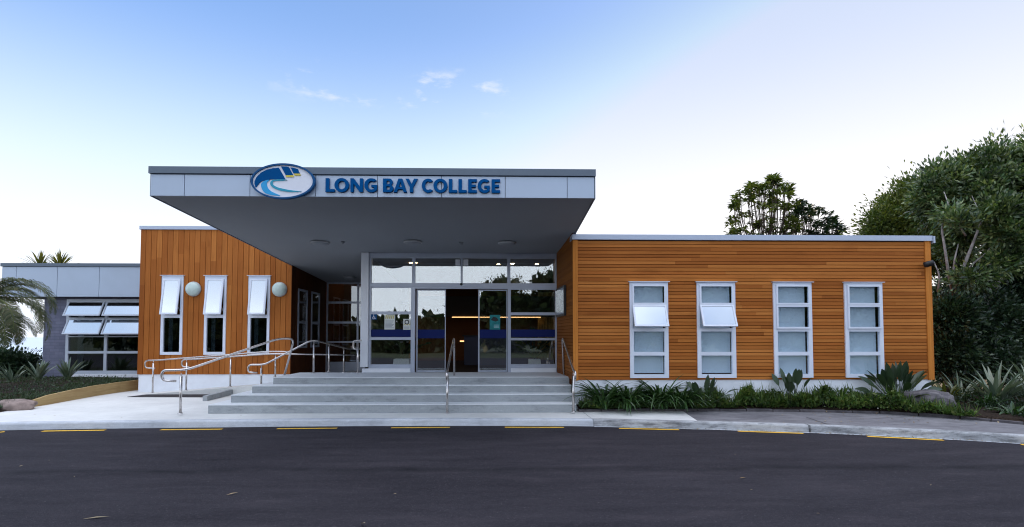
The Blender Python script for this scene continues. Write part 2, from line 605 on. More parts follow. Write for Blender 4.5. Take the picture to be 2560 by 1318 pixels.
HW = [(0.56, 0.188, 0.040), (0.47, 0.150, 0.030), (0.69, 0.258, 0.062), (0.53, 0.184, 0.038), (0.62, 0.216, 0.048), (0.38, 0.118, 0.024), (0.56, 0.180, 0.038)]
M = {
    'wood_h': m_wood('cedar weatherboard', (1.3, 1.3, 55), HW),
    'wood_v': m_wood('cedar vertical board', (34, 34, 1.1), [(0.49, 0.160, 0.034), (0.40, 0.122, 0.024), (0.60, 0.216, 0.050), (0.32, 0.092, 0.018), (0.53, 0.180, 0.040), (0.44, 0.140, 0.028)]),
    'trim': m_wood('cedar corner trim', (30, 30, 1.0), [(0.66, 0.24, 0.045), (0.70, 0.26, 0.05)]),
    'gap_h': m_plain('dark groove lining', (0.07, 0.02, 0.004), 0.95, 0, 0.05),
    'stain': m_wood('dark stained boards', (34, 34, 1.1), [(0.085, 0.024, 0.006), (0.065, 0.018, 0.005), (0.10, 0.03, 0.008)]),  # same cedar as the front, with the recess shade put into its colour
    'stain_h': m_wood('shaded cedar boards', (1.3, 1.3, 55), [(0.28, 0.095, 0.014), (0.22, 0.07, 0.01), (0.33, 0.115, 0.018)]),  # darker copy of the weatherboard; shade under the canopy is in the colour
    'gap': m_plain('tongue of the boards', (0.20, 0.045, 0.004), 0.95, 0, 0.05),
    'timber': m_wood('sawn pine', (1.5, 1.5, 30), [(0.46, 0.33, 0.15), (0.50, 0.37, 0.18)]),
    'alu': m_plain('silver aluminium', (0.42, 0.46, 0.56), 0.38, 0.25, 0.5, 0.05),
    'alu_w': m_plain('pale powder coated aluminium', (0.74, 0.79, 0.90), 0.42, 0.0, 0.5, 0.04),
    'frame_g': m_plain('grey aluminium frame', (0.52, 0.57, 0.66), 0.42, 0.0, 0.4, 0.05),
    'panel': m_plain('silver composite panel', (0.42, 0.50, 0.62), 0.4, 0.15, 0.5, 0.05, 1.2),
    'flash': m_plain('grey steel flashing', (0.115, 0.15, 0.195), 0.5, 0.2, 0.5, 0.08, 2),
    'flash_l': m_plain('pale steel flashing', (0.44, 0.50, 0.62), 0.42, 0.3, 0.5, 0.06, 2),
    'soffit': m_plain('painted soffit', (0.29, 0.31, 0.335), 0.8, 0, 0.2, 0.04, 0.7),
    'plinth': m_plain('painted concrete plinth', (0.84, 0.87, 0.93), 0.7, 0, 0.3, 0.06, 2.5, 0.1),
    'white': m_plain('white paint', (0.76, 0.78, 0.84), 0.5, 0, 0.4, 0.04),
    'glass': m_glass('window glass', 0.18, (0.96, 0.98, 0.99)),
    'glass_d': m_glass('dark window glass', 0.13, (0.42, 0.46, 0.48)),
    'glass_m': m_glass('tilted window glass', 0.78, (0.5, 0.55, 0.6)),
    'glass_e': m_glass('entrance glass', 0.17, (0.96, 0.98, 0.98)),
    'blind': m_plain('roller blind fabric', (0.74, 0.86, 0.95), 0.9, 0, 0.1, 0.03, 1.0),
    'dark': m_plain('dark interior wall', (0.035, 0.03, 0.03), 0.8),
    'brown': m_wood('brown interior panelling', (1, 1, 18), [(0.15, 0.062, 0.024), (0.19, 0.08, 0.03)]),
    'floor': m_plain('dark carpet', (0.03, 0.022, 0.02), 0.9, 0, 0.2, 0.3, 12),
    'navy': m_plain('navy glass film', (0.004, 0.014, 0.115), 0.5, 0, 0.15, 0.05),
    'sign_blue': m_plain('sign blue', (0.0, 0.075, 0.25), 0.7, 0, 0.06, 0.06),
    'sign_rim': m_plain('sign rim blue', (0.003, 0.075, 0.22), 0.5, 0, 0.2, 0.06),
    'sign_cyan': m_plain('sign light blue', (0.0, 0.33, 0.68), 0.4, 0, 0.45, 0.05),
    'sign_teal': m_plain('sign teal', (0.0, 0.30, 0.45), 0.4, 0, 0.45, 0.05),
    'sign_yel': m_plain('sign yellow', (0.62, 0.50, 0.06), 0.4, 0, 0.45, 0.05),
    'sign_white': m_plain('sign white', (0.74, 0.76, 0.84), 0.4, 0, 0.45, 0.03),
    'steel': m_steel(),
    'pave': m_concrete('new pale concrete', (0.66, 0.66, 0.645), (0.82, 0.82, 0.80), 0.2, 0.06),
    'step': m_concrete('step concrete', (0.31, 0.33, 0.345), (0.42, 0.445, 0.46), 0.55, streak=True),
    'tread': m_concrete('trowelled pale tread', (0.74, 0.77, 0.80), (0.84, 0.86, 0.88), 0.15),  # worn pale step tops, with sky light on them put into the colour
    'kerb': m_concrete('weathered kerb concrete', (0.34, 0.35, 0.365), (0.52, 0.53, 0.55), 0.6, 0.75),
    'kerb_n': m_concrete('new kerb concrete', (0.52, 0.55, 0.60), (0.66, 0.69, 0.74), 0.35, 0.22),
    'path': m_concrete('old grey footpath', (0.16, 0.155, 0.17), (0.27, 0.262, 0.275), 0.4, 0.4),
    'road': m_asphalt('road asphalt', 6.9),
    'mat': m_plain('black rubber', (0.02, 0.018, 0.022), 0.7),
    'yellow': m_paint(),
    'block': m_block(),
    'soil': m_soil(),
    'rock': m_rock(),
    'rock_w': m_plain('warm grey rock', (0.26, 0.20, 0.18), 0.85, 0, 0.2, 0.4, 6, 0.6),
    'ground': m_plain('distant ground', (0.06, 0.07, 0.04), 0.95, 0, 0.1, 0.3, 0.2),
    'lamp': m_plain('opal lamp glass', (0.55, 0.66, 0.62), 0.25, 0, 0.5, 0.03),
    'lamp_b': m_plain('lamp base', (0.45, 0.46, 0.48), 0.5),
    'black': m_plain('black plastic', (0.012, 0.012, 0.014), 0.45),
    'pot': m_plain('white glazed planter', (0.74, 0.78, 0.78), 0.35, 0, 0.5, 0.03),
    'paper': m_plain('paper', (0.72, 0.76, 0.74), 0.8, 0, 0.2, 0.03),
    'teal_p': m_plain('teal poster', (0.02, 0.24, 0.26), 0.6, 0, 0.3, 0.35, 9),
    'ink': m_plain('grey ink', (0.30, 0.33, 0.38), 0.8),
    'ink_y': m_plain('yellow ink', (0.55, 0.47, 0.08), 0.8),
    'curtain': m_plain('ochre curtain', (0.45, 0.30, 0.10), 0.9, 0, 0.1, 0.25, 6),
    'led': m_emit('warm light strip', (1.0, 0.55, 0.22, 1), 4.0),
    'down': m_emit('downlight', (1.0, 0.72, 0.40, 1), 45.0),
    'bark': m_plain('pale grey bark', (0.30, 0.27, 0.26), 0.85, 0, 0.2, 0.35, 7, 0.5),
    'bark_d': m_plain('dark brown bark', (0.07, 0.05, 0.042), 0.9, 0, 0.15, 0.35, 7, 0.5),
    'leaf_big': m_leaf('broad evergreen leaves', [(0.018, 0.042, 0.014), (0.05, 0.10, 0.036), (0.12, 0.17, 0.07), (0.026, 0.062, 0.03), (0.085, 0.115, 0.048), (0.22, 0.27, 0.14)], 0.33, 0.22, 0.55, (2.0, 0.45, 1.9)),
    'leaf_ol': m_leaf('olive evergreen leaves', [(0.04, 0.07, 0.016), (0.09, 0.13, 0.03), (0.14, 0.16, 0.04), (0.06, 0.10, 0.03)]),
    'leaf_dk': m_leaf('dark shrub leaves', [(0.012, 0.028, 0.016), (0.02, 0.042, 0.024), (0.03, 0.052, 0.03)]),
    'leaf_shr': m_leaf('dark shrub leaves mixed', [(0.012, 0.028, 0.014), (0.018, 0.04, 0.022), (0.03, 0.062, 0.038), (0.014, 0.032, 0.018), (0.08, 0.12, 0.07)], 0.36, 0.15, 0.5, (2.2, 0.5, 1.7)),
    'leaf_clv': m_leaf('glossy strap leaves', [(0.022, 0.060, 0.014), (0.035, 0.085, 0.022), (0.048, 0.10, 0.035)], 0.32, 0.12, 0.5),
    'leaf_str': m_leaf('leathery paddle leaves', [(0.022, 0.045, 0.022), (0.034, 0.062, 0.03), (0.045, 0.072, 0.04)], 0.35, 0.1, 0.5),
    'leaf_flx': m_leaf('blue green sword leaves', [(0.08, 0.13, 0.10), (0.15, 0.20, 0.165), (0.24, 0.28, 0.24)], 0.4, 0.1),
    'leaf_gc': m_leaf('ground cover leaves', [(0.025, 0.065, 0.014), (0.06, 0.125, 0.028), (0.11, 0.17, 0.04), (0.035, 0.085, 0.022), (0.15, 0.18, 0.06)], 0.42, 0.2, 0.4, (3.0, 0.5, 1.5)),
    'leaf_gl': m_leaf('grey green ground cover', [(0.035, 0.062, 0.035), (0.06, 0.095, 0.06), (0.085, 0.12, 0.08)], 0.5, 0.2),
    'leaf_plm': m_leaf('palm leaflets', [(0.035, 0.055, 0.02), (0.07, 0.09, 0.035), (0.13, 0.125, 0.065), (0.05, 0.07, 0.04)], 0.5, 0.2),
    'leaf_yuc': m_leaf('yucca leaves', [(0.06, 0.075, 0.012), (0.10, 0.105, 0.02), (0.13, 0.12, 0.03)], 0.5, 0.3),
    'flower': m_plain('pale flowers', (0.7, 0.72, 0.6), 0.8),
    'litter': m_leaf('dry leaf litter', [(0.22, 0.13, 0.06), (0.38, 0.30, 0.2), (0.14, 0.07, 0.04)], 0.8, 0.05),
}

# main distances of the building, metres from the camera
YC, YW, YF, YL, YB, YR = 9.1, 11.5, 13.6, 15.3, 17.3, 18.3
FL = 0.66                                   # floor level of the entrance platform
ROADZ = -0.13

# ------------------------------------------------------------------ ground, road, pavement
KB = [(-900, 1100), (-300, 1084), (0, 1076), (180, 1073), (350, 1071), (700, 1067), (1000, 1065), (1420, 1065), (1620, 1069), (1750, 1073), (2000, 1080), (2300, 1094), (2560, 1109), (3000, 1140), (3600, 1195)]
kb = [G(a, b, ROADZ) for a, b in KB]
KX = np.array([p.x for p in kb])
KY = np.array([p.y for p in kb])


def kerb_y(x):
    return float(np.interp(x, KX, KY))


def kerb_pts(x0, x1, off, n=60):
    xs = [x0 + (x1 - x0) * i / n for i in range(n + 1)]
    sm = lambda x: sum(kerb_y(x + d) for d in (-0.8, -0.4, 0, 0.4, 0.8)) / 5
    return [(x, sm(x) + off) for x in xs]


gm = MB()
gx = [(-3000, -.2), (-70, -.2), (200, -.2), (3000, -.2)]
gy = [(-3000, -.2), (34, -.2), (60, -5), (110, -14)]
for (ax, _), (bx, _) in zip(gx, gx[1:]):
    for (ay, za), (by, zb) in zip(gy, gy[1:]):
        gm.add([(ax, ay, za), (bx, ay, za), (bx, by, zb), (ax, by, zb)], [(0, 1, 2, 3)])
gm.build('ground', M['ground'])['kind'] = 'structure'
MB().add([(-5000, 90, -12), (5000, 90, -12), (5000, 5000, -12), (-5000, 5000, -12)], [(0, 1, 2, 3)]).build('sea', m_plain('calm sea', (0.55, 0.62, 0.70), .5, 0, .3, .04, .004))['kind'] = 'structure'
rd = MB()
kp = kerb_pts(-40, 40, 0.03, 160)
for (a, b), (c, d) in zip(kp, kp[1:]):
    rd.add([(a, -14, ROADZ), (c, -14, ROADZ), (c, d, ROADZ), (a, b, ROADZ)], [(0, 1, 2, 3)])
road = rd.build('road', M['road'])
road['kind'] = 'structure'
# broken yellow line along the kerb
DASH = [(-30, 12, 1084, 1080), (106, 263, 1078.5, 1076), (402, 556, 1075, 1073.5), (692, 843, 1072.5, 1071), (978, 1125, 1070, 1069), (1262, 1410, 1068.7, 1069), (1548, 1698, 1071.5, 1075), (1844, 2008, 1078.5, 1084), (2168, 2358, 1091.5, 1101), (2552, 2700, 1112, 1122)]
for a, b, ya, yb in DASH:
    p, q = G(a, ya, ROADZ), G(b, yb, ROADZ)
    d = (q - p).normalized()
    nrm = Vector((-d.y, d.x, 0)) * 0.043
    r_ = random.Random(a)
    mb = MB()
    n = 12
    top = [p + (q - p) * (i / n) + nrm * (1 + r_.uniform(-.12, .12)) for i in range(n + 1)]
    bot = [p + (q - p) * (i / n) - nrm * (1 + r_.uniform(-.12, .12)) for i in range(n + 1)]
    for i in range(n):
        mb.add([(bot[i].x, bot[i].y, ROADZ + .004), (bot[i + 1].x, bot[i + 1].y, ROADZ + .004), (top[i + 1].x, top[i + 1].y, ROADZ + .004), (top[i].x, top[i].y, ROADZ + .004)], [(0, 1, 2, 3)])
    mb.build('painted_line', M['yellow'], road)


def kerb(name, x0, x1, mat, seed):
    pts = kerb_pts(x0, x1, 0.0, max(4, int((x1 - x0) / 0.25)))
    mb = MB()
    prof = [(0.0, ROADZ - 0.05), (0.005, ROADZ + 0.01), (0.018, -0.03), (0.03, -0.008), (0.05, 0.002), (0.16, 0.003), (0.16, -0.15)]
    vs_, fs = [], []
    k = len(prof)
    for x, y in pts:
        w = mnoise.noise(Vector((x * 3, seed, 0))) * 0.006
        for dy, z in prof:
            vs_.append((x, y + dy + w, z + w * 0.4))
    for i in range(len(pts) - 1):
        for j in range(k - 1):
            fs.append((i * k + j, (i + 1) * k + j, (i + 1) * k + j + 1, i * k + j + 1))
    fs.append(tuple(range(k)))
    fs.append(tuple((len(pts) - 1) * k + j for j in range(k - 1, -1, -1)))
    mb.add(vs_, fs)
    o = mb.build(name, mat)
    o['kind'] = 'structure'
    return o


xj1 = G(1480, 1062, ROADZ).x
xj2 = G(2014, 1078, ROADZ).x
kerb('kerb', -40, xj1 - .004, M['kerb_n'], 1)
kerb('kerb', xj1 + .004, xj2 - .02, M['kerb'], 2)
kerb('kerb', xj2 + .02, 40, M['kerb'], 3)
# channel of pale concrete at the foot of the old kerb
ch = MB()
pts = kerb_pts(xj1, 40, 0, 120)
for (a, b), (c, d) in zip(pts, pts[1:]):
    ch.add([(a, b - .05, ROADZ + .003), (c, d - .05, ROADZ + .003), (c, d + .01, ROADZ + .003), (a, b + .01, ROADZ + .003)], [(0, 1, 2, 3)])
ch.build('kerb_channel', M['kerb_n'])['kind'] = 'structure'

# pavement: pale new concrete up to a slanting joint, then old grey path
jA, jB = G(1692, 1018), G(1748, 1054)
pv = MB()
front = [p for p in kerb_pts(-40, jB.x, 0.158, 90)]
poly = [(x, y) for x, y in front]
for (a, b), (c, d) in zip(poly, poly[1:]):
    t0 = jA.x if c <= jA.x else jA.x
    yb = lambda x: 20.0 if x < 1.35 else 11.75
    if a < 1.35:
        pv.add([(a, b, 0), (c, d, 0), (c, 20, 0), (a, 20, 0)], [(0, 1, 2, 3)])
    else:
        e = jA.y + .3
        sl = (jA.x - jB.x) / (jA.y - jB.y)
        xa = min(a, jB.x + sl * (e - jB.y))
        xc = min(c, jB.x + sl * (e - jB.y))
        pv.add([(a, b, 0), (c, d, 0), (xc, e, 0), (xa, e, 0)], [(0, 1, 2, 3)])
e = jA.y + .3
sl = (jA.x - jB.x) / (jA.y - jB.y)
pv.add([(jB.x, poly[-1][1], 0), (jB.x + sl * (e - jB.y), e, 0), (jB.x, e, 0)], [(0, 1, 2)])
pv.build('pavement', M['pave'])['kind'] = 'structure'
pt = MB()
fr = kerb_pts(jB.x + .01, 40, 0.158, 90)
sl = (jA.x - jB.x) / (jA.y - jB.y)
e = jA.y + .3
pt.add([(jB.x + .01, fr[0][1], -.002), (fr[1][0], fr[1][1], -.002), (fr[1][0], e, -.002), (jB.x + sl * (e - jB.y) + .01, e, -.002)], [(0, 1, 2, 3)])
for (a, b), (c, d) in zip(fr[1:], fr[2:]):
    pt.add([(a, b, -.002), (c, d, -.002), (c, e, -.002), (a, e, -.002)], [(0, 1, 2, 3)])
# a crack across the path is a thin dark sheet
pt.build('footpath', M['path'])['kind'] = 'structure'
c0, c1 = G(2014, 1043), G(2067, 1061)
MB().add([(c0.x, c0.y, .001), (c0.x + .02, c0.y - .01, .001), (c1.x + .02, c1.y, .001), (c1.x, c1.y, .001)], [(0, 1, 2, 3)]).build('footpath_joint', M['mat'])['kind'] = 'structure'
for px0, py0, px1, py1 in ((1455, 1029, 1482, 1050),):
    a, b = G(px0, py0), G(px1, py1)
    MB().add([(a.x, a.y, .003), (a.x + .012, a.y, .003), (b.x + .012, b.y, .003), (b.x, b.y, .003)], [(0, 1, 2, 3)]).build('pavement_joint', M['kerb'])['kind'] = 'structure'

# soil of the planting beds
EDGE = [(1446, 1030), (1560, 1029), (1690, 1028), (1800, 1028), (2000, 1030), (2200, 1034), (2400, 1047), (2560, 1062), (2900, 1100)]
ed = [G(a, b) for a, b in EDGE]
bed = MB()
for i in range(len(ed) - 1):
    a, b = ed[i], ed[i + 1]
    n = 6
    for k in range(n):
        p, q = a.lerp(b, k / n), a.lerp(b, (k + 1) / n)
        rows = 8
        for r in range(rows):
            def pt_(s, f):
                y = s.y + (16.0 - s.y) * f ** 1.8
                return (s.x, y, 0.0 + .12 * min(1, f * 6) + 0.03 * mnoise.noise(Vector((s.x * 2, y * 2, 3))) * min(1, f * 6))
            bed.add([pt_(p, r / rows), pt_(q, r / rows), pt_(q, (r + 1) / rows), pt_(p, (r + 1) / rows)], [(0, 1, 2, 3)])
bed.add([(ed[-1].x, ed[-1].y, .1), (45, 3, .1), (45, 60, .1), (ed[-1].x, 60, .1)], [(0, 1, 2, 3)])
bed.add([(9.7, 16, .11), (ed[-1].x, 16, .11), (ed[-1].x, 60, .11), (9.7, 60, .11)], [(0, 1, 2, 3)])
bed.build('garden_soil', M['soil'], smooth=True)['kind'] = 'structure'
# low edging between bed and path
eg = MB()
for i in range(len(ed) - 1):
    a, b = ed[i], ed[i + 1]
    n = max(2, int((b - a).length / 0.45))
    for k in range(n):
        p, q = a.lerp(b, k / n), a.lerp(b, (k + 1) / n)
        d = (q - p).normalized()
        w = Vector((-d.y, d.x, 0)) * .09
        h = .055 + RNG.uniform(-.012, .012)
        p2, q2 = p + d * .006, q - d * .006
        eg.hexa([(p2.x, p2.y, -.02), (q2.x, q2.y, -.02), (q2.x + w.x, q2.y + w.y, -.02), (p2.x + w.x, p2.y + w.y, -.02)],
                [(p2.x, p2.y, h), (q2.x, q2.y, h), (q2.x + w.x, q2.y + w.y, h), (p2.x + w.x, p2.y + w.y, h)])
tag(eg.build('garden_edging', m_plain('dark edging block', (0.10, 0.092, 0.10), .9, 0, .2, .4, 5, .5), bevel=.012), 'low dark block edging between the right garden bed and the grey path', 'edging')

# ------------------------------------------------------------------ windows

def window(parent, rect, Y, cells, frame, pane_m, depth=.07, proud=.035, sashes=(), blind=None, head=True, pane_over=None, name='window', sashw=.034):
    """rect x0,x1,z0,z1; cells list of (x0,x1,z0,z1); sashes {cell index: opening angle in degrees}"""
    x0, x1, z0, z1 = rect
    sashes = dict(sashes)
    mb = MB()
    for r in cut(x0, x1, z0, z1, cells):
        mb.box(r[0], r[1], Y - proud, Y + depth - proud, r[2], r[3])
    w = mb.build(name, frame, parent)
    for i, (a, b, c, d) in enumerate(cells):
        if i in sashes:
            s = sashw
            ang = math.radians(sashes[i])
            o_ = .012
            top = d + o_

            def fn(p, top=top, ang=ang):
                dy, dz = p.y - (Y - proud), top - p.z
                return Vector((p.x, (Y - proud) + dy * math.cos(ang) - dz * math.sin(ang), top - dz * math.cos(ang) + dy * math.sin(ang) * -1))
            sb = MB()
            for r in cut(a - o_, b + o_, c - o_, d + o_, [(a + s, b - s, c + s, d - s)]):
                sb.box(r[0], r[1], Y - proud - .034, Y - proud - .002, r[2], r[3])
            sb.map(fn)
            sb.build('sash', frame, w)
            g = MB().box(a + s + .001, b - s - .001, Y - proud - .021, Y - proud - .016, c + s + .001, d - s - .001).map(fn)
            g.build('pane', (pane_over or {}).get(i, pane_m), w)
            if ang > .02:                                     # stay arms
                for xx in (a + .012, b - .012):
                    st = MB()
                    lo = fn(Vector((xx, Y - proud - .003, c + .25 * (d - c))))
                    st.tube([Vector((xx, Y, c + .05 * (d - c) + .03)), lo], .006, 6)
                    st.build('stay', M['steel'], w)
        else:
            MB().box(a + .001, b - .001, Y + .004, Y + .010, c + .001, d - .001).build('pane', (pane_over or {}).get(i, pane_m), w)
    if blind is not None:
        gl, gr, gb = blind
        xa, xb = min(c[0] for c in cells), max(c[1] for c in cells)
        za, zb = min(c[2] for c in cells), max(c[3] for c in cells)
        bl = MB()
        n = 14
        for k in range(n):                                    # the cloth hangs with a faint curl
            u0, u1 = k / n, (k + 1) / n
            f0, f1 = [.006 * math.sin(u * 9) for u in (u0, u1)]
            X0, X1 = xa + gl + (xb - xa - gl - gr) * u0, xa + gl + (xb - xa - gl - gr) * u1
            bl.add([(X0, Y + .055 + f0, za + gb), (X1, Y + .055 + f1, za + gb), (X1, Y + .055 + f1, zb + .03), (X0, Y + .055 + f0, zb + .03)], [(0, 1, 2, 3)])
        bl.box(xa + gl, xb - gr, Y + .045, Y + .068, za + gb - .022, za + gb)
        bl.build('blind', M['blind'], w)
    if head:
        MB().box(x0 - .03, x1 + .03, Y - proud - .05, Y - proud + .03, z1 + .001, z1 + .014).build('head_flashing', frame, w)
    return w


# ------------------------------------------------------------------ right timber wing
A = P(1433, 950, YW)
B = P(2333, 950, YW)
WX0, WX1 = A.x, B.x
WZ0 = A.z
WZT = P(1437, 600, YW).z                    # underside of the roof flashing
WZF = P(1437, 586.5, YW).z
SX1 = P(1392, 800, YF).x                    # where the recess side wall meets the glazed front
wing = thing('timber_wing', (WX0, YW, 0), 'long low wing clad in horizontal cedar boards with four tall windows', 'building')
WIN_R = [(1573, 1670), (1741, 1838), (1932, 2029), (2110, 2206)]
rz = lambda y: P(1640, y, YW).z
holes = []
rects = []
for a, b in WIN_R:
    xa, xb = P(a + 1, 825, YW).x, P(b, 825, YW).x
    rects.append((xa, xb, rz(945), rz(706)))
    holes.append((xa + .01, xb - .01, rz(945) + .01, rz(706) - .01))
TRW = .115
bd = MB()
bk = MB()
for r in cut(WX0 + .02, WX1 - .02, WZ0, WZT, holes):
    bk.box(r[0], r[1], YW + .012, YW + .12, r[2], r[3])
pitch = .0757
nb = int((WZT - WZ0) / pitch) + 1
rr = random.Random(3)
for i in range(nb):
    z0 = WZ0 + i * pitch
    z1 = min(z0 + pitch - .0115, WZT)
    if z1 - z0 < .01:
        continue
    x = WX0 + TRW - rr.uniform(0, 3)
    while x < WX1 - TRW:
        xe = x + rr.uniform(2.4, 5.2)
        xa, xb = max(x, WX0 + TRW), min(xe, WX1 - TRW)
        if xb - xa > .02:
            for r in cut(xa + .001, xb - .001, z0, z1, holes):
                bd.add([(r[0], YW, r[2]), (r[1], YW, r[2]), (r[1], YW - .004, r[3]), (r[0], YW - .004, r[3]),
                        (r[0], YW + .011, r[2]), (r[1], YW + .011, r[2]), (r[1], YW + .011, r[3]), (r[0], YW + .011, r[3])],
                       [(0, 1, 2, 3), (0, 4, 5, 1), (3, 2, 6, 7), (0, 3, 7, 4), (1, 5, 6, 2)])
        x = xe
bd.build('cladding', M['wood_h'], wing)
# side, rear and floor of the wing behind the boards
bk.box(WX1 - .14, WX1 - .02, YW + .121, 21, 0, WZT - .001)
bk.box(WX0 + .02, WX1 - .02, 21, 21.15, 0, WZT - .001)
bk.box(WX0 + .02, WX1 - .15, YW + .9, YW + .95, WZ0 - .3, WZT - .003)
bk.build('wall', M['gap_h'], wing)
MB().box(WX0, WX0 + TRW - .004, YW - .022, YW + .011, WZ0 - .01, WZT + .06).build('corner_trim', M['trim'], wing)
MB().box(WX1 - TRW + .004, WX1, YW - .022, YW + .011, WZ0 - .01, WZT - .002).build('corner_trim', M['trim'], wing)
MB().box(WX1 + .001, WX1 + .02, YW - .022, 20, WZ0 - .01, WZT - .002).build('side_cladding', M['wood_h'], wing)
MB().box(WX0 + .03, WX1 - .03, YW + .02, YW + .118, -.1, WZ0 - .004).build('plinth', M['plinth'], wing)
MB().box(WX0 - .02, WX1 + .05, YW - .05, 21.2, WZT, WZF).build('roof_flashing', M['flash_l'], wing, bevel=.006)
MB().box(WX1 + .051, WX1 + .09, YW - .07, 21.2, WZT - .05, WZF - .012).build('gutter_end', M['flash_l'], wing)
# the wing's wall that faces the entrance recess, its boards too
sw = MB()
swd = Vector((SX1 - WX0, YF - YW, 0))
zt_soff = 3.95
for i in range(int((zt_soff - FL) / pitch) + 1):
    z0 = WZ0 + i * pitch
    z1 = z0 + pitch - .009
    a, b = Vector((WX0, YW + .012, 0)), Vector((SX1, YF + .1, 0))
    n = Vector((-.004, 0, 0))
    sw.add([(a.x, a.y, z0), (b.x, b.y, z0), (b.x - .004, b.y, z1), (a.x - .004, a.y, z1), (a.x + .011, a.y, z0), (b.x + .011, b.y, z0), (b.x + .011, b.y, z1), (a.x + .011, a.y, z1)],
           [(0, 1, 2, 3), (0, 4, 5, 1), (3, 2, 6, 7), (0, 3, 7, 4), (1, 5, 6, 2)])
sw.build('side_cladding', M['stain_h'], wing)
sb = MB()
sb.hexa([(WX0 + .012, YW + .13, 0), (WX0 + .10, YW + .13, 0), (SX1 + .10, YF + .1, 0), (SX1 + .012, YF + .1, 0)],
        [(WX0 + .012, YW + .13, 3.96), (WX0 + .10, YW + .13, 3.96), (SX1 + .10, YF + .1, 3.96), (SX1 + .012, YF + .1, 3.96)])
sb.build('side_wall', M['gap_h'], wing)
CE = [(716, 758), (767, 818), (829, 880), (889, 936)]
for k, rc in enumerate(rects):
    fx = .085
    cells = [(rc[0] + fx, rc[1] - fx, rz(b), rz(a)) for a, b in CE]
    sh = {0: 0, 1: 22 if k < 2 else 0}
    cells = [(c_[0] - .02, c_[1] + .02, c_[2] - .022, c_[3] + .022) if i_ < 2 else c_ for i_, c_ in enumerate(cells)]
    window(wing, rc, YW, cells, M['alu_w'], M['glass'], sashw=.026, sashes=sh, blind=(.0, .03 if k < 2 else .05, .05 if k < 2 else .02), pane_over={1: M['glass_m']} if k < 2 else None)
# floodlight near the far corner
fl = P(2308, 663, YW)
cm = thing('security_camera', (fl.x, YW, fl.z), 'small black security camera high on the cedar wing near its outer corner', 'camera')
c_ = MB()
c_.lathe([(.0, -.13), (.045, -.128), (.062, -.11), (.066, .0), (.06, .06), (.0, .065)], (0, 0, 0), 16, 'y')
c_.map(lambda p: Matrix.Rotation(.9, 3, 'Z') @ Matrix.Rotation(-.25, 3, 'X') @ p + Vector((fl.x - .02, YW - .13, fl.z)))
c_.build('body', M['black'], cm, True)
MB().tube([(fl.x + .06, YW - .004, fl.z - .01), (fl.x + .05, YW - .08, fl.z), (fl.x, YW - .11, fl.z)], .02, 8).build('bracket', M['black'], cm)

# ------------------------------------------------------------------ left timber block
LX0, LX1 = P(348, 750, YL).x, P(729, 750, YL).x
LZ0, LZT, LZF = P(540, 936, YL).z, P(540, 575, YL).z, P(540, 566, YL).z
blk = thing('timber_block', (LX0, YL, 0), 'tall block clad in vertical cedar boards with three narrow windows', 'building')
WIN_L = [(404, 458), (512, 566), (621, 675)]
lz = lambda y: P(540, y, YL).z
lh, lrect = [], []
for a, b in WIN_L:
    xa, xb = P(a, 790, YL).x, P(b, 790, YL).x
    lrect.append((xa, xb, lz(887), lz(690)))
    lh.append((xa + .01, xb - .01, lz(887) + .01, lz(690) - .01))
bd, bk = MB(), MB()
for r in cut(LX0 + .02, LX1 - .02, LZ0, LZT, lh):
    bk.box(r[0], r[1], YL + .012, YL + .12, r[2], r[3])
w_ = .158
n = int(round((LX1 - LX0) / w_))
w_ = (LX1 - LX0) / n
rr = random.Random(11)
for i in range(n):
    x0, x1 = LX0 + i * w_, LX0 + (i + 1) * w_ - .012
    zs = [LZ0]
    if rr.random() < .75:
        zs.append(LZ0 + rr.uniform(.8, 4))
    zs.append(LZT)
    zs.sort()
    for za, zb in zip(zs, zs[1:]):
        if zb - za < .05:
            continue
        for r in cut(x0, x1, za + .001, zb - .001, lh):
            bd.box(r[0], r[1], YL - rr.uniform(0, .003), YL + .011, r[2], r[3])
bd.build('cladding', M['wood_v'], blk)
bk.box(LX0 + .02, LX0 + .12, YL + .121, 21, 0, LZT - .001)
bk.box(LX1 - .12, LX1 - .02, YL + .121, 21, 0, LZT - .001)
bk.box(LX0 + .02, LX1 - .02, 21, 21.15, 0, LZT - .001)
bk.box(LX0 + .13, LX1 - .13, YL + 1.6, YL + 1.65, .1, LZT - .003)
bk.build('wall', M['gap'], blk)
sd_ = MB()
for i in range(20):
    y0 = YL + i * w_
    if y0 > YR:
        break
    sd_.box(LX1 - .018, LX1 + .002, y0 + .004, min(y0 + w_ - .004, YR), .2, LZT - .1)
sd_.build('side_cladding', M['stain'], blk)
MB().box(LX0 + .03, LX1 - .03, YL + .02, YL + .118, -.1, LZ0 - .004).build('plinth', M['plinth'], blk)
MB().box(LX0 - .03, LX1 + .02, YL - .04, 21.2, LZT, LZF).build('roof_flashing', M['flash_l'], blk, bevel=.006)
for rc in lrect:
    fx = .075
    cells = [(rc[0] + fx, rc[1] - fx, lz(787), lz(699)), (rc[0] + fx, rc[1] - fx, lz(880), lz(795))]
    w = window(blk, rc, YL, cells, M['alu_w'], M['glass_d'], sashes={0: 8}, pane_over={0: M['glass_m']}, sashw=.036)
    MB().box(cells[1][0] + .0, cells[1][0] + .11, YL + .22, YL + .25, cells[1][2], cells[1][3] + .4).build('blind', M['blind'], w)
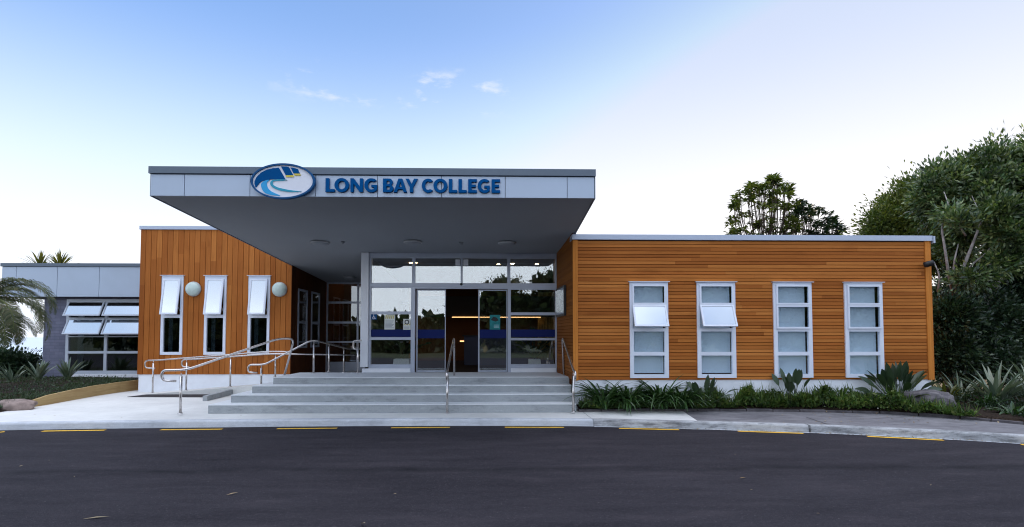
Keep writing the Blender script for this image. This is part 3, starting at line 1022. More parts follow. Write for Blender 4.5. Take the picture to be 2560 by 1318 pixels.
# two windows in its wall that faces the recess
for ya, yb in ((15.75, 16.5), (16.85, 17.6)):
    mb = MB()
    X = LX1 + .004
    for r in cut(ya, yb, 1.25, 3.05, [(ya + .06, yb - .06, 1.31, 2.0), (ya + .06, yb - .06, 2.06, 2.99)]):
        mb.box(X, X + .03, r[0], r[1], r[2], r[3])
    w = mb.build('window', M['alu'], blk)
    MB().box(X + .001, X + .008, ya + .061, yb - .061, 1.311, 1.999).build('pane', M['glass_d'], w)
    MB().box(X + .001, X + .008, ya + .061, yb - .061, 2.061, 2.989).build('pane', M['glass_d'], w)
# two round wall lights
for k, (px, py) in enumerate(((485, 723), (700, 724))):
    c = P(px, py, YL)
    t = thing('wall_light', (c.x, YL, c.z), ('round pale opal wall light between the left and middle narrow windows', 'round pale opal wall light near the right edge of the vertical cedar wall')[k], 'wall light', 'round lights on the cedar wall')
    MB().lathe([(0, -.004), (.215, -.004), (.215, -.05), (.2, -.055)], (c.x, YL, c.z), 32, 'y').build('base', M['lamp_b'], t, True)
    R_ = .207
    MB().lathe([(R_ * math.cos(a), -.055 - .13 * math.sin(a)) for a in [i * math.pi / 2 / 10 for i in range(11)]], (c.x, YL, c.z), 32, 'y').build('diffuser', M['lamp'], t, True)

# ------------------------------------------------------------------ far left blockwork wing
YBF = 16.95
bw = thing('blockwork_wing', (P(100, 900, YB).x, YB, 0), 'low blue grey block wing with a deep silver panel fascia and tilted windows', 'building')
bx0 = P(108, 850, YB).x
fz0, fz1 = P(200, 742, YBF).z, P(200, 660, YBF).z
wr = (P(166, 850, YB).x, LX0 + .3, P(200, 935, YB).z, P(200, 748, YB).z)
mb = MB()
for r in cut(bx0, LX0 + .1, 0, fz0 + .3, [(wr[0] + .01, LX0 + .2, wr[2] + .01, wr[3] - .01)]):
    mb.box(r[0], r[1], YB, YB + .2, r[2], r[3])
mb.box(bx0, bx0 + .2, YB + .201, 24, 0, fz0 + .3)
mb.build('wall', M['block'], bw)
MB().box(bx0 + .21, LX0 + .2, YB + 1.8, YB + 1.85, .0, fz0 + .2).build('inner_wall', M['dark'], bw)
MB().box(wr[0] - .02, LX0 + .1, YB - .05, YB - .002, -.1, wr[2] - .003).build('sill_wall', M['plinth'], bw)
fx0 = P(3, 700, YBF).x
MB().box(fx0 + .02, LX0 + .1, YBF + .03, 24, fz0 + .015, fz1 - .02).build('roof', M['dark'], bw)
sx = [P(a, 700, YBF).x for a in (4, 40, 143, 248, 352)]
for a, b in zip(sx, sx[1:]):
    MB().box(a + .006, b - .006, YBF, YBF + .029, fz0, fz1 - .10).build('fascia_panel', M['panel'], bw, bevel=.003)
MB().box(fx0 - .02, LX0 + .1, YBF - .03, 24.1, fz1 - .09, fz1 + .02).build('roof_flashing', M['flash'], bw, bevel=.004)
xs = [wr[0], P(262, 850, YB).x, P(269, 850, YB).x, wr[1]]
bz = lambda y: P(200, y, YB).z
cols = [(wr[0] + .09, xs[1]), (xs[2], wr[1] - .05)]
cells = []
for a, b in cols:
    cells += [(a, b, bz(794), bz(755)), (a, b, bz(840), bz(799)), (a, b, bz(878), bz(843)), (a, b, bz(927), bz(884))]
window(bw, wr, YB, cells, M['frame_g'], M['glass_d'], sashes={0: 25, 1: 25, 4: 25, 5: 25}, pane_over={i: M['glass_m'] for i in (0, 1, 4, 5)}, head=False, sashw=.032)
MB().box(wr[0] + .12, wr[0] + .3, YB + .3, YB + .34, wr[2], wr[3]).build('blind', M['blind'], bw)

# ------------------------------------------------------------------ entrance canopy
CX0, CX1 = P(374.5, 450, YC).x, P(1487.5, 460, YC).x
CZ0, CZ1, CZ2 = P(930, 490.5, YC).z, P(930, 438, YC).z, P(930, 420.5, YC).z
SLOPE = -.0625
soff = lambda y: CZ0 + SLOPE * (y - YC)
cano = thing('entrance_canopy', (CX0, YC, CZ0), 'wide grey entrance canopy with a silver panelled front edge', 'canopy')
YE = YR + .2
mb = MB()
mb.hexa([(CX0 + .01, YC + .03, soff(YC + .03)), (CX1 - .01, YC + .03, soff(YC + .03)), (CX1 - .01, YE, soff(YE)), (CX0 + .01, YE, soff(YE))],
        [(CX0 + .01, YC + .03, soff(YC) + .03), (CX1 - .01, YC + .03, soff(YC) + .03), (CX1 - .01, YE, soff(YE) + .03), (CX0 + .01, YE, soff(YE) + .03)])
mb.build('soffit', M['soffit'], cano)
mb = MB()
mb.hexa([(CX0 + .02, YC + .03, soff(YC) + .031), (CX1 - .02, YC + .03, soff(YC) + .031), (CX1 - .02, YE, soff(YE) + .031), (CX0 + .02, YE, soff(YE) + .031)],
        [(CX0 + .02, YC + .03, CZ1 + .02), (CX1 - .02, YC + .03, CZ1 + .02), (CX1 - .02, YE, CZ1 - .45), (CX0 + .02, YE, CZ1 - .45)])
mb.build('roof', M['flash'], cano)
px = [376, 461, 625, 789, 944, 1104, 1263, 1418, 1486.5]
pxs = [P(a, 465, YC).x for a in px]
pxs[0], pxs[-1] = CX0 + .01, CX1 - .01
for a, b in zip(pxs, pxs[1:]):
    MB().box(a + .005, b - .005, YC, YC + .028, CZ0 - .015, CZ1 - .012).build('fascia_panel', M['panel'], cano, bevel=.003)
MB().box(CX0 - .012, CX1 + .012, YC - .03, YC + .4, CZ1, CZ2).build('front_flashing', M['flash'], cano, bevel=.004)
for x0, x1 in ((CX0 - .012, CX0 + .009), (CX1 - .009, CX1 + .012)):
    mb = MB()
    mb.hexa([(x0, YC + .03, soff(YC) - .015), (x1, YC + .03, soff(YC) - .015), (x1, YE, soff(YE) - .015), (x0, YE, soff(YE) - .015)],
            [(x0, YC + .03, CZ1 - .001), (x1, YC + .03, CZ1 - .001), (x1, YE, CZ1 - .45), (x0, YE, CZ1 - .45)])
    mb.build('side_flashing', M['flash'], cano)


def on_soffit(px, py):
    r = ray(px, py)
    k = (CZ0 - SLOPE * YC - EYE.z) / (r.z - SLOPE * r.y)
    return EYE + r * k


LB = ['round ceiling light under the canopy, leftmost of the front three', 'round ceiling light under the canopy above the door, middle of the front three',
      'round ceiling light under the canopy, rightmost of the front three', 'round ceiling light deep in the dark recess left of the white column']
for k, (px_, py_, rr_) in enumerate(((800, 605, .215), (1032, 604, .215), (1268, 606, .215), (873, 692, .2))):
    c = on_soffit(px_, py_)
    t = thing('ceiling_light', c, LB[k], 'ceiling light', 'ceiling lights under the canopy')
    MB().lathe([(0, -.002), (rr_, -.002), (rr_, -.035), (rr_ - .02, -.04)], c, 32).build('base', M['lamp_b'], t, True)
    MB().lathe([((rr_ - .015) * math.cos(a), -.038 - .055 * math.sin(a)) for a in [i * math.pi / 2 / 8 for i in range(9)]], c, 32).build('diffuser', M['soffit'], t, True)
for k, (px_, py_) in enumerate(((857, 604), (1152, 606))):
    c = on_soffit(px_, py_)
    t = MB().lathe([(0, -.001), (.045, -.001), (.045, -.02), (.03, -.045), (.012, -.06), (0, -.06)], (0, 0, 0), 16).build('smoke_detector', M['soffit'], None, True)
    t.location = c
    tag(t, ('small round detector on the canopy soffit beside the leftmost ceiling light', 'small round detector on the canopy soffit between the middle and right ceiling lights')[k], 'detector', 'detectors on the canopy soffit')

# ------------------------------------------------------------------ the sign: emblem and lettering
TH = .05


def emb(u, v, d, y0=YC):
    q = P(620 + u / 11.98, 400 + v / 11.98, y0)
    return Vector((q.x, y0 - d, q.z))


def ell(cx, cy, a, b, n=72):
    return [(cx + a * math.cos(2 * math.pi * i / n), cy + b * math.sin(2 * math.pi * i / n)) for i in range(n)]


e0 = emb(1112, 685, 0)
sg = thing('emblem_sign', (e0.x, YC, e0.z), 'oval sign with a wave and cliff emblem on the canopy front', 'sign')
poly_mesh('rim', [ell(1112, 685, 950, 525), ell(1110, 687, 895, 478)], lambda u, v, d: emb(u, v, d + .034), M['sign_rim'], sg, .075)
poly_mesh('board', [ell(1110, 687, 894.5, 477.5)], lambda u, v, d: emb(u, v, d + .034), M['sign_white'], sg, .05)


def smooth_loop(pts, k=3, closed=True):
    out = []
    n = len(pts)
    for i in range(n):
        p0, p1, p2, p3 = pts[i - 1], pts[i], pts[(i + 1) % n], pts[(i + 2) % n]
        for j in range(k):
            t = j / k
            out.append(tuple(0.5 * ((2 * p1[a]) + (-p0[a] + p2[a]) * t + (2 * p0[a] - 5 * p1[a] + 4 * p2[a] - p3[a]) * t * t + (-p0[a] + 3 * p1[a] - 3 * p2[a] + p3[a]) * t ** 3) for a in (0, 1)))
    return out


EM = [('cliff', 'sign_blue', [(300, 865), (268, 760), (272, 680), (330, 560), (450, 440), (620, 348), (800, 303), (990, 285), (1185, 625), (1000, 622), (800, 628), (640, 640), (480, 690), (390, 765), (335, 850)]),
      ('cliff', 'sign_blue', [(1055, 245), (1200, 248), (1288, 265), (1412, 502), (1196, 506)]),
      ('cliff', 'sign_blue', [(1335, 275), (1440, 290), (1550, 325), (1612, 456), (1432, 457)]),
      ('beach', 'sign_yel', [(1196, 510), (1414, 506), (1440, 540), (1430, 562), (1200, 562)]),
      ('beach', 'sign_yel', [(1436, 461), (1614, 460), (1645, 515), (1465, 516)]),
      ('wave', 'sign_cyan', [(640, 648), (540, 690), (465, 770), (480, 880), (530, 980), (610, 1045), (760, 1090), (1030, 1115), (900, 1050), (760, 980), (672, 890), (632, 800), (640, 720), (712, 648)]),
      ('wave', 'sign_teal', [(1240, 645), (1100, 632), (850, 642), (770, 672), (735, 740), (760, 820), (850, 890), (1000, 950), (1200, 990), (1400, 1003), (1665, 987), (1500, 970), (1250, 935), (1000, 880), (870, 825), (812, 770), (815, 712), (850, 684), (1000, 670), (1150, 664)])]
for nm_, mt_, pts in EM:
    if nm_ == 'wave':
        pts = smooth_loop(pts, 3)
    poly_mesh(nm_, [pts], lambda u, v, d: emb(u, v, d + .084), M[mt_], sg, .012)


def arc(cx, cy, a, b, t0, t1, n=20):
    return [(cx + a * math.cos(math.radians(t0 + (t1 - t0) * i / n)), cy + b * math.sin(math.radians(t0 + (t1 - t0) * i / n))) for i in range(n + 1)]


def glyph(ch_, w):
    s, h = .25, .195                       # stroke widths, in cap heights
    if ch_ == 'L':
        return [[(0, 0), (w, 0), (w, h), (s, h), (s, 1), (0, 1)]]
    if ch_ == 'E':
        return [[(0, 0), (w, 0), (w, h), (s, h), (s, .41), (w * .88, .41), (w * .88, .59), (s, .59), (s, 1 - h), (w, 1 - h), (w, 1), (0, 1)]]
    if ch_ == 'N':
        return [[(0, 0), (.22, 0), (.22, .62), (w - .24, 0), (w, 0), (w, 1), (w - .22, 1), (w - .22, .38), (.24, 1), (0, 1)]]
    if ch_ == 'A':
        m = w / 2
        return [[(0, 0), (.235, 0), (.315, .22), (w - .315, .22), (w - .235, 0), (w, 0), (m + .14, 1), (m - .14, 1)], [(.375, .385), (w - .375, .385), (m, .80)]]
    if ch_ == 'Y':
        m = w / 2
        return [[(m - .125, 0), (m + .125, 0), (m + .125, .38), (w, 1), (w - .26, 1), (m, .60), (.26, 1), (0, 1), (m - .125, .38)]]
    if ch_ == 'O':
        return [arc(w / 2, .5, w / 2, .515, 0, 354, 59), arc(w / 2, .5, w / 2 - .25, .515 - .2, 0, 354, 59)]
    if ch_ == 'C':
        a, b = w * .56, .515
        return [arc(a, .5, a, b, 42, 318, 40) + arc(a, .5, a - .25, b - .2, 308, 52, 40)]
    if ch_ == 'G':
        a, b = w * .565, .515
        o = arc(a, .5, a, b, 45, 270, 34) + arc(a, .5, a, b, 275, 318, 8)
        o += [(w, .1), (w, .53), (w - .40, .53), (w - .40, .37), (w - .22, .37), (w - .22, .215)]
        o += arc(a, .5, a - .25, b - .2, 290, 55, 34)
        return [o]
    if ch_ == 'B':
        o = [(0, 0)] + arc(w - .31, .275, .31, .275, -90, 62, 12) + arc(w - .33, .745, .27, .255, -40, 90, 12) + [(0, 1)]
        return [o, [(s, .175)] + arc(w - .34, .30, .10, .125, -90, 90, 8) + [(s, .425)], [(s, .585)] + arc(w - .36, .7125, .095, .1275, -90, 90, 8) + [(s, .84)]]


LET = [('L', 85, 203), ('O', 203, 392), ('N', 413, 577), ('G', 597, 762), ('B', 843, 982), ('A', 985, 1160), ('Y', 1140, 1302), ('C', 1357, 1507), ('O', 1512, 1697), ('L', 1717, 1828), ('L', 1845, 1955), ('E', 1975, 2090), ('G', 2102, 2262), ('E', 2287, 2402)]
xa, xb = P(800 + 85 / 5.333, 465, YC).x, P(800 + 2402 / 5.333, 465, YC).x
ku = (xb - xa) / (2402 - 85)
CAP = 182 * ku
zb_ = (P(816, 481, YC).z + P(1250, 484.2, YC).z) / 2
txt = thing('sign_lettering', (xa, YC, zb_), 'raised dark blue capital letters reading LONG BAY COLLEGE on the canopy front', 'sign')
for ch_, u0, u1 in LET:
    x0 = xa + (u0 - 85) * ku
    poly_mesh('letter', glyph(ch_, (u1 - u0) / 182), lambda u, v, d, x0=x0: Vector((x0 + u * CAP, YC - .004 - d, zb_ + v * CAP)), M['sign_blue'], txt, .045)

# ------------------------------------------------------------------ glazed entrance
fz = lambda y: P(1150, y, YF).z
fxp = lambda x: P(x, 820, YF).x
ent = thing('glazed_entrance', (fxp(905), YF, FL), 'glazed entrance front with sliding doors, silver frames and a navy band', 'building')
ztop = soff(YF) - .004
MB().box(fxp(903), fxp(922), YF - .08, YF + .35, fz(917), ztop).build('column', M['white'], ent, bevel=.006)
hx = lambda a, b: (fxp(a), fxp(b))
CELL = []
top_c = [(927, 1029), (1037, 1151), (1156, 1268), (1276, 1388)]
TOPC = [(*hx(a, b), fz(708), fz(646)) for a, b in top_c]
SIDE_L = [(*hx(927, 1027), fz(779), fz(720)), (*hx(927, 1027), fz(843), fz(786)), (*hx(927, 1027), fz(911), fz(850))]
SIDE_R = [(*hx(1277, 1388), fz(781), fz(724)), (*hx(1277, 1388), fz(845), fz(788)), (*hx(1277, 1388), fz(911), fz(851))]
DOORO = (*hx(1037, 1269), FL - .05, fz(722))
mb = MB()
for r in cut(fxp(922) + .002, fxp(1392), FL + .005, ztop, TOPC + SIDE_L + SIDE_R + [DOORO]):
    if r[3] - r[2] > .003:
        mb.box(r[0], r[1], YF, YF + .1, r[2], r[3])
mb.box(fxp(922) + .002, fxp(1392), YF - .02, YF - .001, fz(717), fz(711))
mb.build('frame', M['alu'], ent)
for c in TOPC + SIDE_L + SIDE_R:
    MB().box(c[0] + .001, c[1] - .001, YF + .03, YF + .036, c[2] + .001, c[3] - .001).build('pane', M['glass_e'], ent)
for c in (SIDE_L[1], SIDE_R[1]):
    MB().box(c[0] + .002, c[1] - .002, YF + .024, YF + .028, fz(845) + .03, fz(824)).build('window_film', M['navy'], ent)
for a, b in ((907, 1027), (1277, 1390)):
    MB().box(fxp(a), fxp(b), YF - .03, YF - .002, FL + .016, fz(921)).build('kick_panel', M['white'], ent)
for a, b in ((1039, 1113), (1195, 1268)):
    x0, x1 = hx(a, b)
    d = MB()
    for r in cut(x0, x1, FL + .012, fz(723), [(x0 + .035, x1 - .02, FL + .06, fz(723) - .03)]):
        d.box(r[0], r[1], YF + .12, YF + .15, r[2], r[3])
    dr = d.build('door', M['alu'], ent)
    MB().box(x0 + .036, x1 - .021, YF + .132, YF + .140, FL + .061, fz(723) - .031).build('pane', M['glass_e'], dr)
    MB().box(x0 + .037, x1 - .022, YF + .126, YF + .130, fz(846), fz(824)).build('window_film', M['navy'], dr)
for a, b in ((1138, 1149), (1158, 1170)):
    MB().box(fxp(a), fxp(b), YF - .02, YF + .028, fz(664), fz(649)).build('sensor_box', M['white'], ent, bevel=.006)
c = Vector((fxp(1153), YF - .03, fz(711)))
MB().lathe([(0, -.03), (.03, -.025), (.035, .0), (.02, .03)], c, 12, 'y').build('door_sensor', M['black'], ent, True)
# the room behind
RX0, RX1, RY1, RZ1 = fxp(903), 4.6, 20.4, soff(YF) - .08
MB().box(RX0 + .13, RX1, YF + .16, RY1, FL - .06, FL).build('floor', M['floor'], ent)
MB().box(RX0 - 3.2, RX0, YR + .09, RY1, FL - .06, FL - .01).build('floor', M['floor'], ent)
MB().box(RX0, RX1, YF + .101, RY1, RZ1, RZ1 + .05).build('ceiling', m_plain('grey ceiling', (0.20, 0.19, 0.185), .9, 0, .1, .05), ent)
MB().box(RX0 - 3.2, RX1, RY1, RY1 + .1, FL, RZ1).build('back_wall', M['brown'], ent)
MB().box(RX1, RX1 + .1, YF + .2, RY1, FL, RZ1).build('side_wall', M['dark'], ent)
MB().box(RX0 + .02, RX0 + .12, YF + .36, YR, FL, RZ1).build('side_wall', M['dark'], ent)
mb = MB()
a = P(1130, 793, 18.6)
b = P(1352, 793, 18.6)
MB().box(a.x, b.x, 18.6, 18.63, a.z - .008, a.z + .008).build('light_strip', M['led'], ent)
for xa_, xb_ in ((1150, 1163), (1182, 1195)):
    p_, q_ = P(xa_, 853, 17.5), P(xb_, 853, 17.5)
    MB().box(p_.x, q_.x, 17.45, 17.55, p_.z - .012, p_.z + .012).build('desk_light', M['led'], ent)
MB().box(a.x - 1.2, b.x + 1.5, 18.62, 18.9, a.z + .02, a.z + .75).build('bulkhead', M['dark'], ent)
for px_, py_ in ((1028, 657), (1038, 657), (1281, 659), (1342, 660), (1246, 660), (1054, 688), (1330, 693)):
    r = ray(px_, py_)
    c = EYE + r * ((RZ1 - EYE.z) / r.z)
    MB().lathe([(0, -.012), (.05, -.012), (.06, -.002)], c, 12).build('downlight', M['down'], ent)
# furniture inside
dk = thing('reception_desk', (P(1225, 900, 17.2).x, 17.2, FL), 'dark blue reception desk deep inside behind the open doors', 'desk')
x0, x1 = P(1160, 880, 17.2).x, P(1330, 880, 17.2).x
MB().box(x0, x1, 17.2, 17.8, FL, FL + .95).build('front', m_plain('navy laminate', (.02, .025, .07), .5), dk)
MB().box(x0 - .05, x1 + .05, 17.1, 17.9, FL + .951, FL + .99).build('counter', M['dark'], dk)


def planter(px_, Y, wtop, wbot, h, label, seed):
    c = P(px_, 900, Y)
    t = thing('planter', (c.x, Y, FL), label, 'planter')
    mb = MB()
    a, b = wbot / 2, wtop / 2
    for (r0, r1, z0, z1) in ((a, b, 0, h),):
        mb.hexa([(c.x - r0, Y - r0, FL + z0), (c.x + r0, Y - r0, FL + z0), (c.x + r0, Y + r0, FL + z0), (c.x - r0, Y + r0, FL + z0)],
                [(c.x - r1, Y - r1, FL + z1), (c.x + r1, Y - r1, FL + z1), (c.x + r1, Y + r1, FL + z1), (c.x - r1, Y + r1, FL + z1)])
    mb.build('pot', M['pot'], t, bevel=.012)
    r_ = random.Random(seed)
    mb = MB()
    for k in range(34):
        paddle(mb, Vector((c.x, Y, FL + h)), r_.uniform(0, 6.28), r_.uniform(.35, .75), r_.uniform(.16, .28), r_.uniform(.09, .14), r_.uniform(.3, 1.1), r_)
    mb.build('foliage', M['leaf_dk'], t)


def paddle(mb, base, az, stalk, bl, bw_, lean, r_):
    """a long stalk that carries an oval blade"""
    d = Vector((math.cos(az), math.sin(az), 0))
    p0 = base
    p1 = base + d * stalk * math.sin(lean) * .4 + Vector((0, 0, stalk * math.cos(lean) * .55))
    p2 = base + d * stalk * math.sin(lean) + Vector((0, 0, stalk * math.cos(lean)))
    mb.tube([p0, p1, p2], [.011, .009, .006], 5, False)
    t = (p2 - p1).normalized()
    sd_ = t.cross(Vector((0, 0, 1)))
    if sd_.length < .05:
        sd_ = Vector((-d.y, d.x, 0))
    sd_.normalize()
    sd_ = (Matrix.Rotation(r_.uniform(-.9, .9), 3, t) @ sd_)
    nn = sd_.cross(t).normalized()
    prof = [(0, .12), (.18, .62), (.4, 1), (.62, .92), (.83, .55), (1, .03)]
    vs_ = []
    for u, w in prof:
        c = p2 + t * bl * u - Vector((0, 0, 1)) * bl * .28 * u * u * math.sin(lean) + nn * 0
        vs_ += [c - sd_ * bw_ * .5 * w + nn * bw_ * .16 * w, c, c + sd_ * bw_ * .5 * w + nn * bw_ * .16 * w]
    fs = []
    for i in range(len(prof) - 1):
        fs += [(3 * i, 3 * i + 1, 3 * i + 4, 3 * i + 3), (3 * i + 1, 3 * i + 2, 3 * i + 5, 3 * i + 4)]
    mb.add(vs_, fs)


planter(1007, 14.35, .42, .5, .34, 'white square planter of dark foliage inside the left side window', 4)
planter(1336, 14.5, .32, .38, .32, 'white square planter of dark foliage inside the right side window', 5)
cu = MB()
cx_ = P(1370, 800, 18.9).x
for k in range(14):
    cu.tube([(cx_ - .35 + k * .05, 18.8 + .03 * (k % 2), FL + .1), (cx_ - .35 + k * .05, 18.8 + .03 * (k % 2), 3.2)], .032, 8)
tag(cu.build('curtain', M['curtain'], None, True), 'ochre curtain hanging inside behind the right side window', 'curtain')

# recess glazing left of the column
rg = thing('recess_glazing', (LX1, YR, FL), 'dark glazed wall at the back of the recess left of the white column', 'glazed wall')
x0, x1 = LX1 + .01, RX0 + .4
zr = lambda y: P(860, y, YR).z
hz = [(zr(905), zr(857)), (zr(853), zr(809)), (zr(804), zr(759)), (zr(754), soff(YR) - .06)]
xm = P(894, 800, YR).x
cl = [(a, b, c, d) for (a, b) in ((x0 + .05, xm - .03), (xm + .03, x1)) for c, d in hz]
mb = MB()
for r in cut(x0, x1, .3, soff(YR) - .005, cl):
    mb.box(r[0], r[1], YR, YR + .08, r[2], r[3])
mb.build('frame', M['alu'], rg)
for c in cl:
    MB().box(c[0] + .001, c[1] - .001, YR + .03, YR + .036, c[2] + .001, c[3] - .001).build('pane', M['glass_d'], rg)
for k, (px_, py_) in enumerate(((840, 765), (826, 778), (854, 784), (840, 790), (832, 803), (848, 812), (830, 814), (840, 822))):
    c = P(px_, py_, 20.3)
    o = poly_mesh('wall_ornament', [[(0, -.22), (.07, -.05), (.10, .1), (.02, .2), (0, .12), (-.02, .2), (-.10, .1), (-.07, -.05)]],
                  lambda u, v, d, c=c: Vector((c.x + u, 20.36 - d, c.z + v)), M['black'], rg, .02)
MB().box(P(866, 800, 20).x, P(874, 800, 20).x, 20.0, 20.04, FL, P(870, 800, 20).z).build('curtain', M['curtain'], rg)

# noticeboard on the recess wall of the wing
q0 = lambda t: Vector((WX0 + (SX1 - WX0) * t - .006, YW + (YF - YW) * t, 0))
t0, t1 = .36, .93
a, b = q0(t0), q0(t1)
za, zb2 = P(1415, 789, a.y).z, P(1415, 713, a.y).z
nbd = thing('noticeboard', (a.x, a.y, za), 'glass fronted noticeboard on the cedar side wall right of the doors', 'noticeboard')
mb = MB()
mb.hexa([(a.x - .05, a.y, za), (a.x, a.y, za), (b.x, b.y, za), (b.x - .05, b.y, za)], [(a.x - .05, a.y, zb2), (a.x, a.y, zb2), (b.x, b.y, zb2), (b.x - .05, b.y, zb2)])
mb.build('case', M['black'], nbd)
a2, b2 = q0(t0 + .02), q0(t1 - .02)
mb = MB()
mb.hexa([(a2.x - .056, a2.y, za + .05), (a2.x - .051, a2.y, za + .05), (b2.x - .051, b2.y, za + .05), (b2.x - .056, b2.y, za + .05)],
        [(a2.x - .056, a2.y, zb2 - .05), (a2.x - .051, a2.y, zb2 - .05), (b2.x - .051, b2.y, zb2 - .05), (b2.x - .056, b2.y, zb2 - .05)])
mb.build('glass_front', m_plain('grey board behind glass', (.16, .2, .22), .08, 0, .8, .3, 3), nbd)

# stickers and notices on the glass
def sheet(name, x0, x1, y0, y1, mat, label, cat, Yp=YF + .026):
    a, b = fxp(x0), fxp(x1)
    t = thing(name, ((a + b) / 2, Yp, fz(y1)), label, cat)
    MB().box(a, b, Yp - .003, Yp, fz(y1), fz(y0)).build('sheet', mat, t)
    return t, a, b


st_, a, b = sheet('access_sticker', 927, 941.5, 785, 799.5, M['sign_rim'], 'small blue wheelchair access sticker in the left side window', 'sticker', YF + .020)
w = b - a
k_ = lambda u, v, d: Vector((a + u * w, YF + .0165 - d, fz(799.5) + v * (fz(785) - fz(799.5))))
poly_mesh('symbol', [arc(.45, .80, .085, .085, 0, 350, 18)], k_, M['sign_white'], st_, .002)
poly_mesh('symbol', [[(.40, .68), (.50, .68), (.52, .50), (.70, .50), (.70, .43), (.66, .43), (.66, .42), (.78, .20), (.88, .24), (.86, .17), (.74, .12), (.60, .40), (.40, .40)]], k_, M['sign_white'], st_, .002)
poly_mesh('symbol', [arc(.47, .32, .24, .24, 120, 360, 24) + arc(.47, .32, .17, .17, 360, 120, 24)], k_, M['sign_white'], st_, .002)
n1, a, b = sheet('paper_notice', 960.5, 987, 786.5, 824, M['paper'], 'larger white paper notice with a yellow striped head in the left side window', 'notice')
w = b - a
Yn = YF + .0225
pr = [MB(), MB()]
for k in range(5):
    x = a + w * (.06 + k * .18)
    pr[0].add([(x, Yn - .001, fz(797)), (x + w * .09, Yn - .001, fz(797)), (x + w * .17, Yn - .001, fz(788.5)), (x + w * .08, Yn - .001, fz(788.5))], [(0, 1, 2, 3)])
for k in range(7):
    y = 802 + k * 2.9
    pr[1].box(a + w * .08, a + w * (.9 - .1 * (k % 3)), Yn - .0015, Yn - .0005, fz(y + 1.1), fz(y))
pr[0].build('printed_stripes', M['ink_y'], n1)
pr[1].build('printed_lines', M['ink'], n1)
n2, a, b = sheet('paper_notice', 1007.5, 1026, 797.5, 824.5, M['paper'], 'smaller white paper notice with a black ringed yellow mark beside the frame', 'notice')
w = b - a
cc = ((a + b) / 2, fz(805.5))
poly_mesh('printed_mark', [ell(0, 0, .062, .062, 30), ell(0, 0, .038, .038, 30)], lambda u, v, d: Vector((cc[0] + u, Yn - .0005 - d, cc[1] + v)), M['black'], n2, .001)
m2 = MB()
for k in range(4):
    x = a + w * (.05 + k * .24)
    m2.add([(x, Yn - .0004, fz(813.5)), (x + w * .1, Yn - .0004, fz(813.5)), (x + w * .2, Yn - .0004, fz(809.5)), (x + w * .1, Yn - .0004, fz(809.5))], [(0, 1, 2, 3)])
m2.build('printed_stripes', M['ink_y'], n2)
m2 = MB()
for k in range(3):
    m2.box(a + w * .1, a + w * .85, Yn - .0015, Yn - .0005, fz(817 + k * 2.4 + 1), fz(817 + k * 2.4))
m2.build('printed_lines', M['ink'], n2)
n3, a, b = sheet('poster', 1224, 1250.5, 787, 824, M['teal_p'], 'teal poster on the right hand sliding door', 'poster', YF + .118)
w = b - a
Yn = YF + .1145
m2 = MB()
m2.add([(a + w * .1, Yn - .001, fz(800)), (a + w * .55, Yn - .001, fz(804)), (a + w * .85, Yn - .001, fz(801)), (a + w * .7, Yn - .001, fz(794)), (a + w * .35, Yn - .001, fz(792))], [(0, 1, 2, 3, 4)])
m2.build('printed_picture', M['black'], n3)
m2 = MB()
for k in range(3):
    m2.box(a + w * .4, a + w * .9, Yn - .0015, Yn - .0005, fz(812 + k * 3 + 1.4), fz(812 + k * 3))
m2.build('printed_lines', m_plain('pale ink', (.4, .6, .65), .8), n3)

# ------------------------------------------------------------------ steps, platform and ramp
stp = thing('concrete_steps', (-2, 11, 0), 'four broad concrete steps leading up to the glass doors', 'steps')
ZS = [.165, .33, .495, .66]
YS = [11.05, 11.4, 11.72, 12.05]
LFT = [(520, 1021), (577, 996), (630, 974), (683, 953)]
for k in range(4):
    xl = P(LFT[k][0], LFT[k][1], YS[k]).x
    xr = WX0 - .005 if YS[k] > YW - .06 else (P(1441, 1020, YS[k]).x if k == 0 else P(1433, 1000, YS[k]).x)
    yb = (YS[k + 1] + .02) if k < 3 else YF + .16
    mb = MB()
    if k < 3:
        # each tread runs back a little at its left end, like the one above it
        mb.box(xl, xr, YS[k], YS[k + 1] - .001, 0 if k == 0 else ZS[k - 1] - .02 if False else 0.0, ZS[k])
        xl2 = P(LFT[k + 1][0], LFT[k + 1][1], YS[k + 1]).x - .001
        mb.box(xl, xl2, YS[k + 1] - .001, YS[k + 1] + .9 - .1 * k, 0, ZS[k])
    else:
        xr2 = SX1 - .02
        mb.slab([(xl, YS[k]), (xr, YS[k]), (xr2, YF + .16), (xl, YF + .16)], 0, FL)
    so = mb.build('platform' if k == 3 else 'step', M['step'], stp, bevel=.006)
    if k < 3:
        MB().box(xl + .004, xr - .003, YS[k] - .006, YS[k + 1] - .004, ZS[k] + .001, ZS[k] + .022).box(xl + .004, xl2 - .004, YS[k + 1] - .003, YS[k + 1] + .88 - .1 * k, ZS[k] + .001, ZS[k] + .022).build('tread', M['tread'], so, bevel=.006)
    else:
        MB().slab([(xl + .004, YS[k] - .006), (xr - .003, YS[k] - .006), (xr2 - .003, YF + .02), (xl + .004, YF + .02)], FL + .001, FL + .014).build('tread', M['tread'], so)
rmp = thing('access_ramp', (-8, 14.5, 0), 'pale concrete access ramp climbing along the vertical cedar wall', 'ramp')
rz_ = lambda x: max(0.004, (x + 9.87) * .08)
xl, xr = -9.87, -6.2
xp = P(683, 953, 12.05).x
MB().hexa([(xl, 14.6, -.05), (xr, 14.6, -.05), (xr, YL + .015, -.05), (xl, YL + .015, -.05)], [(xl, 14.6, rz_(xl)), (xr, 14.6, rz_(xr)), (xr, YL + .015, rz_(xr)), (xl, YL + .015, rz_(xl))]).build('slope', M['pave'], rmp)
